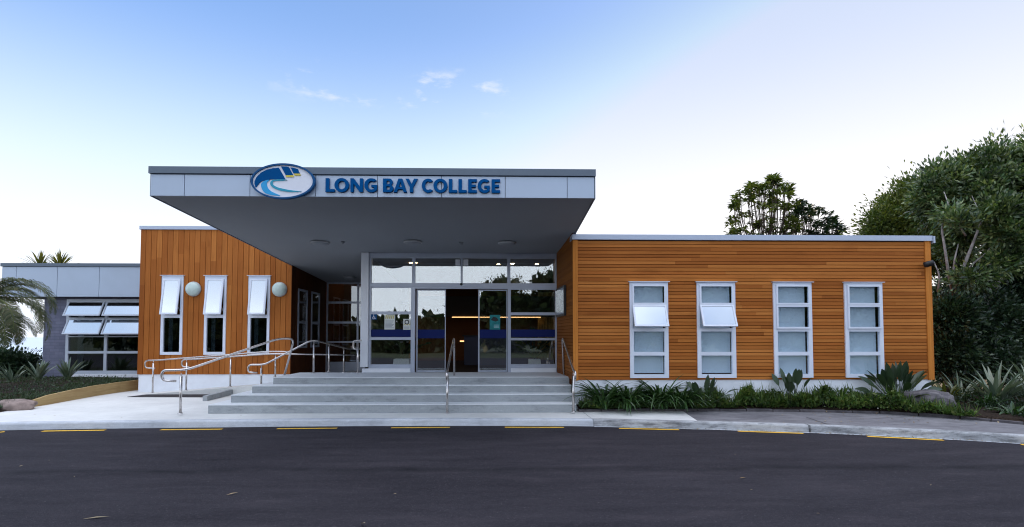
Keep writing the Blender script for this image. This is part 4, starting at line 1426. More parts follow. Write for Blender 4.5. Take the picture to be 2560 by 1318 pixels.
MB().hexa([(xr + .002, 14.6, -.05), (xp - .01, 14.6, -.05), (xp - .01, YR, -.05), (xr + .002, YR, -.05)], [(xr + .002, 14.6, rz_(xr)), (xp - .01, 14.6, rz_(xr) + .02), (xp - .01, YR, rz_(xr) + .02), (xr + .002, YR, rz_(xr))]).build('landing', M['pave'], rmp)
MB().box(xp - .005, RX0 + .0, YF + .17, YR, -.05, FL - .25).build('landing', M['pave'], rmp)
a, b = G(506, 1003), G(578, 985)
MB().hexa([(a.x, a.y, 0), (a.x + .12, a.y, 0), (b.x + .12, b.y, 0), (b.x, b.y, 0)], [(a.x, a.y, .13), (a.x + .12, a.y, .13), (b.x + .12, b.y, .15), (b.x, b.y, .15)]).build('kerb_upstand', M['step'], rmp, bevel=.01)
p4 = [G(318, 993), G(548, 994), G(572, 985), G(402, 983)]
tag(MB().slab([(p.x, p.y) for p in p4], .001, .012).build('rubber_mat', M['mat']), 'flat black mat on the pavement below the ramp', 'mat')

# ------------------------------------------------------------------ handrails

def fillet(pts, r, n=5):
    out = [Vector(pts[0])]
    for i in range(1, len(pts) - 1):
        p, a, b = Vector(pts[i]), Vector(pts[i - 1]), Vector(pts[i + 1])
        ra = min(r, (a - p).length * .45, (b - p).length * .45)
        s, e = p + (a - p).normalized() * ra, p + (b - p).normalized() * ra
        for k in range(n + 1):
            t = k / n
            out.append(s * (1 - t) ** 2 + p * 2 * t * (1 - t) + e * t * t)
    out.append(Vector(pts[-1]))
    return out


def rail(label, path, posts, r=.023, fr_=.07, brackets=()):
    pts = [P(*q) for q in path]
    c = P(*posts[0][:1], posts[0][2], posts[0][3])
    t = thing('handrail', c, label, 'handrail', 'stainless steel handrails')
    MB().tube(fillet(pts, fr_), r, 12).build('rail', M['steel'], t, True)
    for x, y0, y1, Y in posts:
        a, b = P(x, y0, Y), P(x, y1, Y)
        b.x = a.x
        mb = MB()
        mb.tube([b, a + Vector((0, 0, -.05))], r * 1.08, 12)
        mb.tube([a + Vector((0, 0, -.05)), a + Vector((0, 0, .02))], .009, 8)
        mb.lathe([(.0, .012), (.05, .012), (.05, .0)], b, 16)
        mb.build('post', M['steel'], t, True)
    for (x, y, Y, YT) in brackets:
        a = P(x, y, Y)
        MB().tube(fillet([a, a + Vector((0, 0, -.07)), Vector((a.x, YT, a.z - .07))], .04), .008, 8).build('bracket', M['steel'], t, True)
    return t


rail('long stair handrail at the left end of the steps with a curled lower end',
     [(440, 953, 10.85), (405, 952, 10.8), (404, 926, 10.8), (466, 925, 10.9), (695, 847, 12.3), (736, 846, 12.6), (711, 938, 12.7)],
     [(453, 935, 1034, 10.85)], .024, .16)
rail('middle stair handrail rising straight towards the doors',
     [(1121, 950, 10.6), (1117, 950, 10.5), (1117, 931, 10.5), (1118, 930, 10.85), (1134.5, 848, 12.35), (1135.5, 847, 12.5), (1135.5, 939, 12.5)],
     [(1118.5, 934, 1033, 10.9)], .024, .12)
rail('right stair handrail beside the corner of the cedar wing',
     [(1437, 950, 10.6), (1438, 950, 10.5), (1438, 929, 10.5), (1435, 928, 10.85), (1408, 848, 12.35), (1406, 847, 12.5), (1410, 939, 12.5)],
     [(1433, 934, 1030, 10.9)], .024, .12)
rail('upper handrail climbing from the left end of the steps and back into the recess',
     [(643, 932, 12.95), (620, 931, 12.95), (621, 912, 12.95), (661, 912, 13.0), (776, 852, 13.3), (792, 852, 13.4), (868, 872, 15.0), (905, 873, 16)],
     [(653.5, 915, 962, 13.0), (785, 855, 934, 13.35), (823, 862, 929, 14.2), (860, 872, 931, 14.9)], .022, .12)
rail('ramp handrail carried on posts along the outer edge of the ramp',
     [(474, 918, 14.7), (454, 917, 14.7), (455, 899, 14.7), (480, 898.5, 14.7), (675, 885, 14.7), (700, 885, 14.7), (900, 888, 14.8)],
     [(467, 902, 976, 14.7), (577, 894, 967, 14.7), (689, 887, 943, 14.7)], .021, .12)
rail('wall side ramp handrail along the cedar boards starting left of the narrow windows',
     [(388, 921, 15.02), (362, 920, 15.02), (363, 901.5, 15.02), (390, 901, 15.02), (673, 879, 15.0), (700, 879, 15.0), (728, 880, 15.0)],
     [(383.5, 904, 984, 14.98)], .021, .12, [(487, 894, 14.98, YL - .004), (590, 886, 14.98, YL - .004)])
rail('short handrail with a curled end against the white column',
     [(893, 874, 13.3), (883, 872, 13.3), (884, 853, 13.3), (892, 851.5, 13.3), (904, 851.5, 13.3)],
     [(895, 855, 932, 13.3)], .022, .1)

# ------------------------------------------------------------------ left bed, timber edge, rock
tb = [(348, 975, .30), (300, 981, .29), (240, 990, .28), (180, 1001, .26), (120, 1012, .22), (70, 1020, .13), (35, 1026, .05)]
tp = [(G(a, b), h) for a, b, h in tb]
mb = MB()
vs_, fs = [], []
tq = []
for i in range(len(tp) - 1):
    for k in range(4):
        u = k / 4
        tq.append((tp[i][0].lerp(tp[i + 1][0], u), tp[i][1] + (tp[i + 1][1] - tp[i][1]) * u))
tq.append(tp[-1])
for p, h in tq:
    w = .006 * mnoise.noise(Vector((p.y * 4, 1, 2)))
    for dx, z in ((0, -.05), (w, h + w), (-.055, h + w + .003), (-.055, -.05)):
        vs_.append((p.x + dx, p.y, z))
for i in range(len(tq) - 1):
    for j in range(4):
        fs.append((4 * i + j, 4 * (i + 1) + j, 4 * (i + 1) + (j + 1) % 4, 4 * i + (j + 1) % 4))
fs += [(0, 1, 2, 3), tuple(4 * (len(tq) - 1) + j for j in (3, 2, 1, 0))]
mb.add(vs_, fs)
tag(mb.build('timber_edging', M['timber']), 'long tapering pine edging board in front of the left garden bed', 'edging')
ls = MB()
tz = [(Vector((tp[0][0].x, 18.0, 0)), .30)] + tp + [(Vector((tp[-1][0].x + .1, kerb_y(tp[-1][0].x) + 1.2, 0)), .03)]
FR = [0, .02, .06, .12, .25, .5, 1]


def bed_pt(s_, h, f):
    z0 = max(.0, h - .035)
    z = z0 + (.30 - z0) * min(1, f * 5) if f < .3 else .30 - .05 * f
    return (s_.x - .056 - 11 * f, s_.y + f * 1.0, z + .03 * mnoise.noise(Vector((f * 30, s_.y * 2, 9))) * min(1, f * 12))


for (a, ha), (b, hb) in zip(tz, tz[1:]):
    for f0, f1 in zip(FR, FR[1:]):
        ls.add([bed_pt(a, ha, f0), bed_pt(b, hb, f0), bed_pt(b, hb, f1), bed_pt(a, ha, f1)], [(0, 1, 2, 3)])
ls.build('garden_soil', M['soil'], smooth=True)['kind'] = 'structure'


def rock(name, c, r, mat, seed, label):
    bm = bmesh.new()
    bmesh.ops.create_icosphere(bm, subdivisions=4, radius=1)
    for v in bm.verts:
        n = v.co.normalized()
        k = 1 + .22 * mnoise.noise(n * 1.4 + Vector((seed, 0, 0))) + .10 * mnoise.noise(n * 4 + Vector((0, seed, 0))) + .04 * mnoise.noise(n * 11)
        v.co = Vector((n.x * r[0], n.y * r[1], n.z * r[2] if n.z < .55 else r[2] * (.55 + (n.z - .55) * .45))) * k
    me = bpy.data.meshes.new(name)
    bm.to_mesh(me)
    bm.free()
    o = link_mesh(name, me, mat, None, True)
    o.location = c
    tag(o, label, 'rock')


p = P(2320, 985, 10.9)
rock('boulder', Vector((p.x, 10.9, .27)), (.50, .34, .26), M['rock'], 3, 'long flat grey boulder at the right end of the cedar wing')
p = G(20, 1026, .0)
rock('boulder', Vector((p.x, p.y + .15, .06)), (.42, .26, .2), M['rock_w'], 8, 'low brownish rock at the near end of the pine edging board')

# ------------------------------------------------------------------ plants

def strap(mb, base, az, L, w, lean, droop, seg=6, fold=.25):
    d = Vector((math.cos(az), math.sin(az), 0))
    sd_ = Vector((-d.y, d.x, 0))
    vs_ = []
    p = Vector(base)
    ang = lean
    st = L / seg
    for i in range(seg + 1):
        u = i / seg
        ww = w * (.55 + .9 * u if u < .4 else .95 * (1 - ((u - .4) / .6) ** 2.2) + .02)
        nn = Vector((0, 0, 1)) * math.sin(ang) - d * math.cos(ang)
        vs_ += [p - sd_ * ww * .5 + nn * -ww * fold * -1, p, p + sd_ * ww * .5 + nn * ww * fold]
        p = p + (d * math.sin(ang) + Vector((0, 0, math.cos(ang)))) * st
        ang += droop / seg
    fs = []
    for i in range(seg):
        fs += [(3 * i, 3 * i + 1, 3 * i + 4, 3 * i + 3), (3 * i + 1, 3 * i + 2, 3 * i + 5, 3 * i + 4)]
    mb.add(vs_, fs)


def clump(name, c, n, L, w, lean, droop, mat, label, cat, seed, group=None, spread=.12, yflat=1.0):
    r_ = random.Random(seed)
    mb = MB()
    for k in range(n):
        az = r_.uniform(0, 6.283)
        rad = spread * math.sqrt(r_.random())
        b = Vector((c.x + rad * math.cos(az), c.y + rad * math.sin(az) * yflat, c.z))
        strap(mb, b, az + r_.uniform(-.4, .4), L * r_.uniform(.65, 1.1), w * r_.uniform(.7, 1.15), lean * r_.uniform(.2, 1.35), droop * r_.uniform(.5, 1.3))
    o = mb.build(name, mat, None)
    return tag(o, label, cat, group)


CL = [(1497, 1012, 1.0, 'big strap leaved clump nearest the steps'), (1565, 1019, .85, 'lower strap leaved clump second from the steps, at the front'),
      (1622, 1008, .95, 'strap leaved clump under the first window, third from the steps'), (1667, 1006, .85, 'strap leaved clump just left of the first paddle leaved plant'),
      (1530, 1002, .8, 'rear strap leaved clump between the two nearest the steps'), (1640, 1014, .75, 'small front strap leaved clump under the first window')]
for k, (x, y, s, lb) in enumerate(CL):
    p = G(x, y, .06)
    clump('strap_leaf_plant', Vector((p.x, min(p.y, 11.25), .05)), 95, .98 * s, .055, .5, 1.9, M['leaf_clv'], lb, 'plant', 20 + k, 'strap leaved clumps in the right bed', .13)


def strelitzia(px_, py_, n, h, label, seed, wide=1.0):
    p = G(px_, py_, .1)
    c = Vector((p.x, min(p.y, 11.2), .08))
    r_ = random.Random(seed)
    mb = MB()
    for k in range(n):
        az = r_.uniform(0, 6.283)
        paddle(mb, c + Vector((.1 * math.cos(az), .06 * math.sin(az), 0)), az, h * r_.uniform(.5, .85), .40 * h / .75 * r_.uniform(.85, 1.15), .135 * h / .75, r_.uniform(.05, .95) * wide, r_)
    tag(mb.build('paddle_leaf_plant', M['leaf_str'], None, True), label, 'plant', 'paddle leaved plants in the right bed')


strelitzia(1735, 1008, 15, .62, 'paddle leaved plant between the first and second windows of the wing', 5)
strelitzia(1930, 1004, 13, .66, 'small upright paddle leaved plant under the left edge of the third window', 6, .6)
strelitzia(2160, 1000, 46, .78, 'largest paddle leaved plant, a dense fan under the fourth window', 9, 1.15)

FX = [(2490, 1000, 46, 1.05, .085, 'tall blue green sword leaved clump under the big tree', 31, 11.3), (2400, 975, 22, .7, .06, 'small sword leaved clump behind the boulder', 32, 12.0),
      (2590, 985, 40, 1.1, .09, 'sword leaved clump at the picture edge under the big tree', 33, 11.2)]
for x, y, n, L, w, lb, sd2, Y in FX:
    p = P(x, y, Y)
    clump('sword_leaf_plant', Vector((p.x, Y, .1)), n, L, w, .65, .7, M['leaf_flx'], lb, 'plant', sd2, 'sword leaved clumps in the beds', .12)
for k, (x, y, n, L, lb) in enumerate(((2535, 1040, 30, .42, 'broad leaved lily clump at the front right corner of the bed'), (2470, 1020, 34, .45, 'lily clump in front of the tall sword leaved clump'))):
    p = G(x, y, .08)
    clump('lily_plant', Vector((p.x, p.y, .06)), n, L, .075, .7, 1.5, M['leaf_clv'], lb, 'plant', 41 + k, 'lily clumps at the front of the right bed', .1)
p = G(2358, 965, .3)
clump('young_lily', Vector((P(2366, 960, 11.6).x, 11.6, .2)), 10, .5, .07, .5, .9, m_leaf('yellow green leaves', [(.09, .10, .015), (.12, .12, .03)]), 'young yellow green plant behind the boulder at the wing corner', 'plant', 47)
for k, (x, y, Y, n, L, lb) in enumerate(((167, 962, 16.2, 26, .62, 'silver green spiky plant under the left edge of the tilted windows'), (95, 958, 16.4, 24, .6, 'darker spiky plant against the blue grey block wall'), (28, 968, 15.2, 26, .5, 'spiky plant at the left picture edge beneath the palm'))):
    p = P(x, y, Y)
    clump('spiky_plant', Vector((p.x, Y, .30)), n, L * 1.08, .08, .55, .35, M['leaf_flx'], lb, 'plant', 51 + k, 'spiky plants in the left bed', .06)


def cover(name, polys, n, mat, hz_, lsize, seed, label, blades=0.3):
    """small leaves heaped over an area of ground, too many to count"""
    r_ = np.random.RandomState(seed)
    base, dirs = [], []
    nr = r_.randint
    B, D, Ls, Ws = [], [], [], []
    for (a, b, c, d, z0, hh, wgt) in polys:      # quad corners in plan
        m = int(n * wgt)
        u, v = r_.rand(m), r_.rand(m)
        pts = ((1 - u) * (1 - v))[:, None] * np.array(a) + (u * (1 - v))[:, None] * np.array(b) + (u * v)[:, None] * np.array(c) + ((1 - u) * v)[:, None] * np.array(d)
        hgt = np.array([.55 + 1.3 * mnoise.noise(Vector((q[0] * 2.3, q[1] * 2.3, seed))) for q in pts])
        z = z0 + np.clip(hgt, .08, 1.3) * hh * r_.rand(m) ** .6
        B.append(np.column_stack([pts, z]))
        az = r_.rand(m) * 6.283
        el = r_.rand(m) * 1.3 + .1
        dd = np.column_stack([np.cos(az) * np.cos(el), np.sin(az) * np.cos(el), np.sin(el)])
        bl = r_.rand(m) < blades
        dd[bl, 2] += 1.2
        D.append(dd)
        Ls.append(np.where(bl, lsize * 2.6, lsize) * (.6 + .8 * r_.rand(m)))
        Ws.append(np.where(bl, lsize * .22, lsize * .6) * (.7 + .6 * r_.rand(m)))
    B, D, Ls, Ws = map(np.concatenate, (B, D, Ls, Ws))
    o = leaf_object(name, B, D, np.tile([0, 0.3, 1.0], (len(B), 1)) + r_.randn(len(B), 3) * .3, Ls, Ws, mat, None)
    return tag(o, label, None, None, 'stuff')


def q2(px_, py_, z=.1):
    p = G(px_, py_, z)
    return (p.x, min(p.y, 11.12))


pol = []
XS = [1445, 1560, 1690, 1750, 1830, 1920, 2010, 2100, 2200, 2290, 2370, 2450]
BT = [1022, 1020, 1016, 1018, 1020, 1022, 1024, 1026, 1030, 1036, 1040, 1048]
HT = [.05, .05, .08, .22, .24, .25, .24, .25, .22, .14, .12, .10]
for i in range(len(XS) - 1):
    a, b = q2(XS[i], BT[i], .05), q2(XS[i + 1], BT[i + 1], .05)
    pol.append((a, b, (b[0] + .1, 11.4), (a[0] + .1, 11.4), .06, (HT[i] + HT[i + 1]) / 2 * 1.7, 1.0))
cover('ground_cover', pol, 1700, M['leaf_gc'], 1, .085, 5, 'low leafy ground cover in the bed under the wing windows', .14)
pol = [((9.6, 9.4), (14, 7.6), (15, 13), (9.9, 14), .08, .3, 3.0)]
cover('ground_cover', pol, 2600, M['leaf_dk'], 1, .06, 15, 'dark leafy ground cover under the big tree')
r_ = np.random.RandomState(3)
pol = []
for (a, ha), (b, hb) in zip(tz[1:], tz[2:]):
    za = max(.05, (ha + hb) / 2 - .06)
    pol.append(((b.x - .09, b.y), (a.x - .09, a.y), (a.x - .9, a.y), (b.x - .9, b.y), za, .09, .8))
    pol.append(((b.x - .6, b.y), (a.x - .6, a.y), (a.x - 5, a.y + .5), (b.x - 5, b.y + .5), za + .1, .06, .6))
pol.append(((tp[0][0].x - .2, 15.7), (tp[0][0].x - 5, 15.9), (tp[0][0].x - 5, 16.5), (tp[0][0].x - .2, 16.4), .27, .1, .5))
cover('ground_cover', pol, 1000, M['leaf_gl'], 1, .05, 6, 'grey green ground cover in the left bed behind the pine board', .15)
# little pale flowers in the cover
fl_ = np.random.RandomState(9)
B = []
for k in range(90):
    i = fl_.randint(3, 9)
    u = fl_.rand()
    a, b = q2(XS[i], BT[i], .05), q2(XS[i + 1], BT[i + 1], .05)
    B.append((a[0] + (b[0] - a[0]) * u, a[1] + fl_.rand() * .5, .1 + .22 * fl_.rand()))
B = np.array(B)
tag(leaf_object('small_flowers', B, np.tile([1.0, 0, .3], (len(B), 1)) + fl_.randn(len(B), 3) * .4, np.tile([0, -1.0, .5], (len(B), 1)), np.full(len(B), .03), np.full(len(B), .028), M['flower'], None), 'tiny pale flowers scattered through the ground cover', None, None, 'stuff')
# dry leaves and twigs along the kerb and on the road
B, D, Ls, Ws = [], [], [], []
for k in range(260):
    x = G(fl_.uniform(1560, 2560), 1075, ROADZ).x
    B.append((x, kerb_y(x) - abs(fl_.normal(0, .05)) - .01, ROADZ + .008))
    Ls.append(.025 + .03 * fl_.rand()); Ws.append(.018)
for k in range(60):
    p = G(fl_.uniform(1950, 2560), fl_.uniform(1030, 1062), 0)
    B.append((p.x, p.y, .012)); Ls.append(.05); Ws.append(.03)
for x, y, L in ((205, 1300, .22), (565, 1240, .12), (902, 1311, .15), (1865, 1196, .11), (775, 1194, .05), (992, 1237, .04), (120, 1152, .05), (48, 1168, .05), (185, 1194, .03), (1875, 1227, .03), (2330, 1214, .04), (1836, 1139, .03), (2040, 1285, .04), (955, 1107, .03), (600, 1040, .05), (860, 1032, .04), (300, 1046, .05), (140, 1040, .05), (450, 1012, .04), (90, 1037, .05), (2118, 1058, .05), (1720, 1024, .07), (1680, 1022, .06)):
    z = ROADZ if y > 1075 else 0
    p = G(x, y, z)
    B.append((p.x, p.y, z + .008)); Ls.append(L); Ws.append(min(.03, L * .25 + .004))
B = np.array(B)
D = np.column_stack([fl_.uniform(-1, 1, len(B)), fl_.uniform(-.6, .6, len(B)), fl_.uniform(0, .12, len(B))])
tag(leaf_object('leaf_litter', B, D, np.tile([0, 0, 1.0], (len(B), 1)), np.array(Ls), np.array(Ws), M['litter'], None), 'dry leaves and twigs scattered on road and path', None, None, 'stuff')

# ------------------------------------------------------------------ trees

def crown(name, blobs, nclump, per, sig, L, W, mat, parent, seed, shell=.5, keep=None, gaps=None):
    """leaf clumps spread through a set of ellipsoids (centre, radii)"""
    r_ = np.random.RandomState(seed)
    vol = np.array([b[1][0] * b[1][1] * b[1][2] for b in blobs]) ** (2 / 3)
    cnt = np.maximum(1, (vol / vol.sum() * nclump).astype(int))
    C, O = [], []
    for (c, rd_), m in zip(blobs, cnt):
        d = r_.randn(m, 3)
        d /= np.linalg.norm(d, axis=1, keepdims=True)
        rad = shell + (1.05 - shell) * r_.rand(m) ** .7
        C.append(np.array(c) + d * rad[:, None] * np.array(rd_))
        O.append(d)
    C, O = np.concatenate(C), np.concatenate(O)
    ok = C[:, 2] > .15
    if gaps is not None:
        ok &= np.array([mnoise.noise(Vector(q) * gaps[0] + Vector((seed, 0, 0))) > gaps[1] for q in C])
    if keep is not None:
        ok &= np.array([keep(q) for q in C])
    C, O = C[ok], O[ok]
    m = len(C)
    size = .6 + .9 * r_.rand(m)
    k = per
    idx = np.repeat(np.arange(m), k)
    off = r_.randn(m * k, 3) * sig * size[idx][:, None]
    base = C[idx] + off
    dirs = off / (sig + 1e-6) * .8 + O[idx] * .9 + r_.randn(m * k, 3) * .6 + np.array([0, 0, .35])
    nrm = O[idx] + r_.randn(m * k, 3) * .5 + np.array([0, 0, .5])
    return leaf_object(name, base, dirs, nrm, L * (.6 + .8 * r_.rand(m * k)), W * (.6 + .8 * r_.rand(m * k)), mat, parent)


def limbs(paths, mat, parent, name='trunk'):
    mb = MB()
    for pts, r0, r1 in paths:
        p = fillet(pts, .5, 4)
        n = len(p)
        mb.tube(p, [r0 + (r1 - r0) * i / (n - 1) for i in range(n)], 9)
    return mb.build(name, mat, parent, True)


def blob(px_, py_, Y, rx, ry, rd_):
    c = P(px_, py_, Y)
    return (tuple(c), (rx * Y / F, rd_, ry * Y / F))


base = P(2385, 940, 14.2)
bt = thing('broadleaf_tree', (base.x, 14.2, 0), 'big broadleaf tree with pale bare limbs right of the cedar wing', 'tree')
fork = P(2385, 745, 14.0)
bot = Vector((base.x, 14.3, 0))


def LP(*q):
    return [P(a, b, c) for a, b, c in q]


limbs([
    ([bot, P(2375, 860, 14.2), fork], .13, .085),
    ([bot + Vector((.35, .3, 0)), P(2425, 850, 14.3), P(2465, 750, 14.2), P(2510, 680, 14.2), P(2570, 600, 14.5)], .13, .045),
    ([fork, P(2372, 690, 13.7), P(2362, 620, 13.6), P(2352, 560, 13.7), P(2375, 520, 14), P(2360, 480, 14.3)], .04, .012),
    ([fork, P(2400, 690, 13.6), P(2432, 610, 13.5), P(2455, 550, 13.6), P(2490, 490, 14)], .048, .018),
    ([P(2452, 556, 13.6), P(2448, 530, 13.6), P(2430, 490, 14)], .02, .008),
    ([P(2455, 550, 13.6), P(2500, 510, 13.6), P(2540, 440, 14)], .02, .008),
    ([P(2395, 705, 13.7), P(2425, 665, 13.5), P(2470, 630, 13.5), P(2500, 580, 13.6)], .03, .009),
    ([P(2402, 702, 13.7), P(2450, 668, 13.4), P(2500, 655, 13.4), P(2560, 640, 13.5)], .026, .009),
    ([P(2382, 700, 13.7), P(2386, 650, 13.5), P(2396, 610, 13.6)], .03, .012),
    ([P(2345, 730, 13.7), P(2350, 690, 13.6), P(2335, 655, 13.7)], .03, .012),
    ([P(2415, 590, 13.6), P(2395, 560, 13.6), P(2380, 530, 13.8)], .025, .01),
], M['bark'], bt)
keep_gap = lambda q: not (q[1] < 13.9 and (lambda s: 2345 < s[0] < 2480 and 555 < s[1] < 690)(proj(q)))


def proj(q):
    d = Vector(q) - EYE
    z = d.dot(fwd)
    return CX + F * d.dot(right) / z, CYP - F * d.dot(upv) / z


blobs = [blob(2465, 465, 15, 115, 80, 1.5), blob(2560, 435, 15, 135, 92, 1.7), blob(2385, 500, 15, 78, 66, 1.2), blob(2315, 475, 15.3, 52, 46, .9), blob(2620, 560, 14.6, 130, 140, 1.5),
         blob(2550, 620, 14.6, 95, 80, 1.0), blob(2480, 545, 15.3, 90, 60, .7), blob(2420, 600, 15, 55, 55, .6),
         blob(2440, 625, 13.3, 18, 13, .2), blob(2365, 590, 13.3, 18, 16, .2), blob(2520, 585, 13.4, 50, 36, .4), blob(2395, 560, 13.3, 22, 14, .2), blob(2480, 660, 13.3, 34, 16, .3), blob(2350, 660, 13.4, 16, 22, .2), blob(2425, 560, 13.2, 20, 14, .2), blob(2390, 640, 13.2, 12, 12, .15), blob(2500, 530, 13.4, 45, 30, .3), blob(2370, 520, 13.5, 30, 22, .3), blob(2440, 690, 13.2, 50, 18, .3), blob(2540, 660, 13.3, 40, 30, .3)]
crown('crown', blobs, 3000, 62, .125, .15, .06, M['leaf_big'], bt, 3, .45, keep_gap, (1.55, .09))

t2 = thing('evergreen_tree', (P(2250, 700, 19).x, 19, 0), 'olive green tree behind the cedar wing, left of the big tree', 'tree')
b0 = Vector((P(2260, 700, 19).x, 19, 0))
limbs([([b0, P(2265, 640, 19), P(2250, 570, 19)], .14, .05), ([P(2265, 640, 19), P(2310, 580, 19), P(2330, 530, 19)], .08, .03), ([P(2262, 650, 19), P(2215, 600, 19), P(2190, 570, 19)], .07, .02)], M['bark_d'], t2)
crown('crown', [blob(2262, 535, 19, 62, 48, 1.0), blob(2205, 568, 19, 45, 36, .8), blob(2300, 510, 19, 75, 60, 1.2), blob(2250, 620, 19, 90, 60, 1.2), blob(2340, 610, 19, 80, 70, 1.2)], 900, 60, .17, .14, .06, M['leaf_ol'], t2, 8, .3)

# dense dark shrubs that close the view below the big tree
for k, (bl, lb, sd2) in enumerate((([(2395, 850, 14.9, 75, 105, .8), (2430, 755, 15.2, 95, 75, .8), (2380, 800, 13.3, 45, 50, .4), (2385, 890, 13.2, 42, 55, .35)], 'dark dense shrub beside the end wall of the cedar wing', 61),
                                   ([(2540, 860, 14.4, 115, 100, .9), (2560, 735, 14.8, 125, 95, 1.0), (2470, 800, 13.5, 60, 70, .5), (2470, 890, 13.4, 55, 50, .4)], 'dark dense shrub behind the tall sword leaved clump', 62))):
    bs = [blob(*b) for b in bl]
    c0 = bs[0][0]
    t = thing('shrub', (c0[0], c0[1], 0), lb, 'shrub', 'dark shrubs under the big tree')
    limbs([([Vector((c0[0] + dx, c0[1], 0)), Vector((c0[0] + dx * 1.5, c0[1], c0[2] * .6)), Vector((c0[0] + dx * 3, c0[1], c0[2] + .3))], .07, .02) for dx in (-.2, .1, .3)], M['bark_d'], t)
    crown('crown', bs, 1300, 60, .15, .12, .05, M['leaf_shr'], t, sd2, .35, None, (1.5, -.12))

# tuft-headed trees beyond the roof of the wing


def tuft_tree(px_, Y, env, n, label, seed, mat):
    c = P(px_, 700, Y)
    t = thing('umbrella_tree', (c.x, Y, 0), label, 'tree', 'tuft headed trees beyond the wing roof')
    r_ = random.Random(seed)
    hub = P(px_, 660, Y)
    tr = MB()
    tr.tube([(c.x, Y, 0), (c.x + .1, Y, hub.z * .5), hub], [.2, .16, .13], 8)
    B, D, Nn, Ls, Ws = [], [], [], [], []
    ex = [e_[0] for e_ in env]
    ey = [e_[1] for e_ in env]
    for k in range(n):
        x = r_.uniform(ex[0], ex[-1])
        yt = float(np.interp(x, ex, ey))
        y = yt + (610 - yt) * r_.random() ** 1.3
        if k < len(env) * 2:
            y = yt + r_.uniform(0, 6)
        q = P(x, y, Y + r_.uniform(-1.3, 1.3))
        m = hub.lerp(q, .5) + Vector(((q.x - hub.x) * .28, 0, -abs(q.x - hub.x) * .22))
        s_ = hub + Vector((r_.uniform(-.5, .5), r_.uniform(-.3, .3), r_.uniform(-.4, .2)))
        tr.tube(fillet([s_, m, q], 1.2, 4), .014, 5, False)
        for j in range(19):
            az = r_.uniform(0, 6.283)
            el = r_.uniform(-.75, .6)
            B.append(tuple(q + Vector((0, 0, r_.uniform(-.12, .08)))))
            D.append((math.cos(az) * math.cos(el), math.sin(az) * math.cos(el), math.sin(el)))
            Ls.append(r_.uniform(.24, .40))
            Ws.append(r_.uniform(.10, .15))
            Nn.append((0, 0, 1))
    tr.build('trunk', M['bark_d'], t, True)
    leaf_object('crown', np.array(B), np.array(D), np.array(Nn, float) + np.random.RandomState(seed).randn(len(B), 3) * .2, np.array(Ls), np.array(Ws), mat, t)


tuft_tree(1920, 24, [(1820, 578), (1832, 510), (1850, 478), (1882, 458), (1905, 466), (1930, 444), (1948, 448), (1975, 470), (1992, 470), (1998, 500)], 125, 'taller tuft headed tree beyond the roof of the cedar wing', 71, M['leaf_ol'])
tuft_tree(2030, 25, [(1985, 520), (2010, 502), (2030, 530), (2040, 512), (2060, 528), (2078, 540), (2092, 556), (2112, 578)], 75, 'shorter tuft headed tree beyond the roof right of the taller one', 72, M['leaf_dk'])


# palm at the left edge
def frond(mb, ml, c, az, L, rise, droop, r_, leaf=.45, n=44):
    d = Vector((math.cos(az), math.sin(az), 0))
    pts = []
    p = Vector(c)
    ang = rise
    seg = 12
    for i in range(seg + 1):
        pts.append(p.copy())
        p = p + (d * math.cos(ang) + Vector((0, 0, math.sin(ang)))) * (L / seg)
        ang -= droop / seg * (.5 + i / seg)
    mb.tube(pts, [.022 * (1 - .85 * i / seg) for i in range(seg + 1)], 5, False)
    for k in range(n):
        u = .12 + .88 * k / n
        f = u * seg
        i = min(int(f), seg - 1)
        q = pts[i].lerp(pts[i + 1], f - i)
        t = (pts[i + 1] - pts[i]).normalized()
        sd_ = t.cross(Vector((0, 0, 1))).normalized()
        ll = leaf * math.sin(math.pi * min(1, u * .8 + .2)) ** .6 * r_.uniform(.8, 1.1)
        for s in (-1, 1):
            d0 = (sd_ * s * .75 + t * .65 + Vector((0, 0, .15))).normalized()
            d1 = (d0 + Vector((0, 0, -.65 - r_.uniform(0, .4)))).normalized()
            a, b = q, q + d0 * ll * .5
            e_ = b + d1 * ll * .5
            wv = t * .011
            ml.add([a - wv, a + wv, b + wv * 1.2, b - wv * 1.2, e_], [(0, 1, 2, 3), (3, 2, 4)])


pc = P(-62, 764, 13.2)
pm = thing('feather_palm', (pc.x, 13.5, 0), 'feathery palm with drooping fronds at the left picture edge', 'palm')
MB().tube([(pc.x, 13.5, .0), (pc.x + .05, 13.5, 1.2), pc], [.2, .14, .12], 12).build('trunk', M['bark_d'], pm, True)
mb, ml = MB(), MB()
r_ = random.Random(5)
for k in range(11):
    az = k * 2.399 + r_.uniform(-.2, .2)
    frond(mb, ml, pc + Vector((0, 0, r_.uniform(-.1, .1))), az, r_.uniform(1.35, 1.8), r_.uniform(-.35, 1.1), r_.uniform(1.5, 2.4), r_)
for az, rise, dr, L in ((.05, .75, 2.9, 2.2), (-.3, .45, 2.7, 2.0), (.3, .9, 3.0, 2.3), (-.05, .1, 2.3, 1.8), (.2, .5, 2.8, 2.1), (-.15, -.25, 1.6, 1.5), (.1, -.1, 2.0, 1.6), (.0, .6, 3.0, 2.35), (.4, .4, 2.8, 2.2), (-.4, .2, 2.6, 2.1), (.15, 1.0, 3.3, 2.5)):
    frond(mb, ml, pc, az, L, rise, dr, r_, .48, 52)
mb.build('stalks', M['leaf_ol'], pm)
ml.build('crown', M['leaf_plm'], pm)

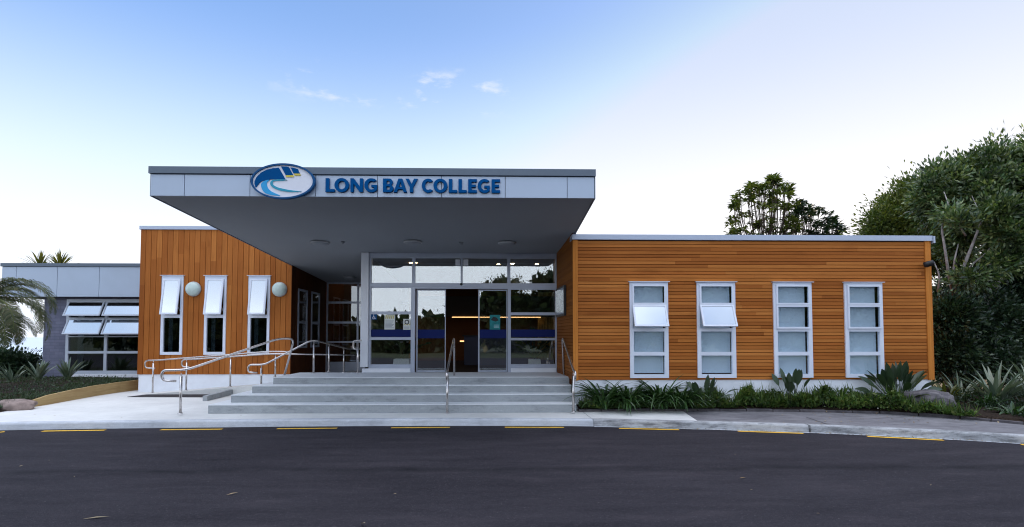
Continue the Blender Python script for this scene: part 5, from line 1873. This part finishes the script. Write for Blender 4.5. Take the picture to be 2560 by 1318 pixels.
# spiky palm heads beyond the far left roof
for k, (x, y, Y, lb) in enumerate(((100, 673, 24, 'spiky palm head above the far left roof'), (150, 674, 24.5, 'second spiky palm head above the far left roof, nearer the cedar block'))):
    c = P(x, y, Y)
    t = thing('spiky_palm', (c.x, Y, 0), lb, 'palm', 'spiky palms beyond the left roof')
    MB().tube([(c.x + 1.4, Y, 0), (c.x + 1.2, Y, 2.0), (c.x + .4, Y, 4.0), c], [.16, .14, .12, .1], 8).build('trunk', M['bark_d'], t, True)
    mb = MB()
    r_ = random.Random(80 + k)
    for j in range(70):
        strap(mb, c, r_.uniform(0, 6.283), r_.uniform(.7, 1.0), .06, r_.uniform(.0, 1.5), r_.uniform(.1, .6), 4)
    mb.build('crown', M['leaf_yuc'], t)
c = P(18, 915, 17.6)
sh = thing('shrub', (c.x, 17.6, .2), 'dark green shrub beyond the palm beside the blue grey block wall', 'shrub')
limbs([([Vector((c.x, 17.6, .1)), Vector((c.x + .1, 17.6, .5)), Vector((c.x + .2, 17.6, .9))], .05, .02)], M['bark_d'], sh)
crown('crown', [((c.x, 17.6, .62), (.85, .5, .42)), ((c.x - .9, 17.7, .55), (.7, .5, .4))], 420, 36, .12, .12, .055, M['leaf_shr'], sh, 93, .3)
# hedge and far trees seen past the left end of the building
c = P(10, 890, 26)
hb = thing('hedge', (c.x, 26, 0), 'dark clipped hedge beyond the left end of the block wing', 'hedge')
crown('foliage', [((c.x - 3, 26, .6), (3.2, .8, .75))], 420, 40, .16, .13, .06, M['leaf_dk'], hb, 91, .2)

# trees across the road, behind the camera; they show in the glass
r_ = np.random.RandomState(4)
bs = []
for x, y, h, w in ((-34, -20, 9, 5), (-27, -22, 8, 4), (-41, -24, 10, 6), (-20, -28, 3.2, 4), (-13, -30, 3.0, 4), (-8, -30, 3.2, 3.5), (-4.2, -30, 5.4, 1.6), (0.5, -30, 8, 3.2), (6, -30, 8.5, 3.6), (10.5, -24, 6.3, 2.6), (15, -23, 6.8, 3.2), (24.5, -32, 9, 3.2), (29, -32, 10, 4), (34, -32, 10, 4), (40, -32, 10, 5), (47, -30, 10, 5)):
    bs += [((x, y, h * .62), (w * .8, w * .6, h * .40)), ((x + w * .3, y + .5, h * .35), (w, w * .6, h * .35)), ((x - w * .4, y, h * .45), (w * .6, w * .5, h * .35))]
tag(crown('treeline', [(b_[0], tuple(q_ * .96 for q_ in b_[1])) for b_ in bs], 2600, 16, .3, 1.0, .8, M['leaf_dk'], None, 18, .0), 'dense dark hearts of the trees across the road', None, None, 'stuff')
tag(crown('treeline', bs, 5200, 60, .34, .26, .15, M['leaf_dk'], None, 17, .3), 'line of dark trees across the road', None, None, 'stuff')
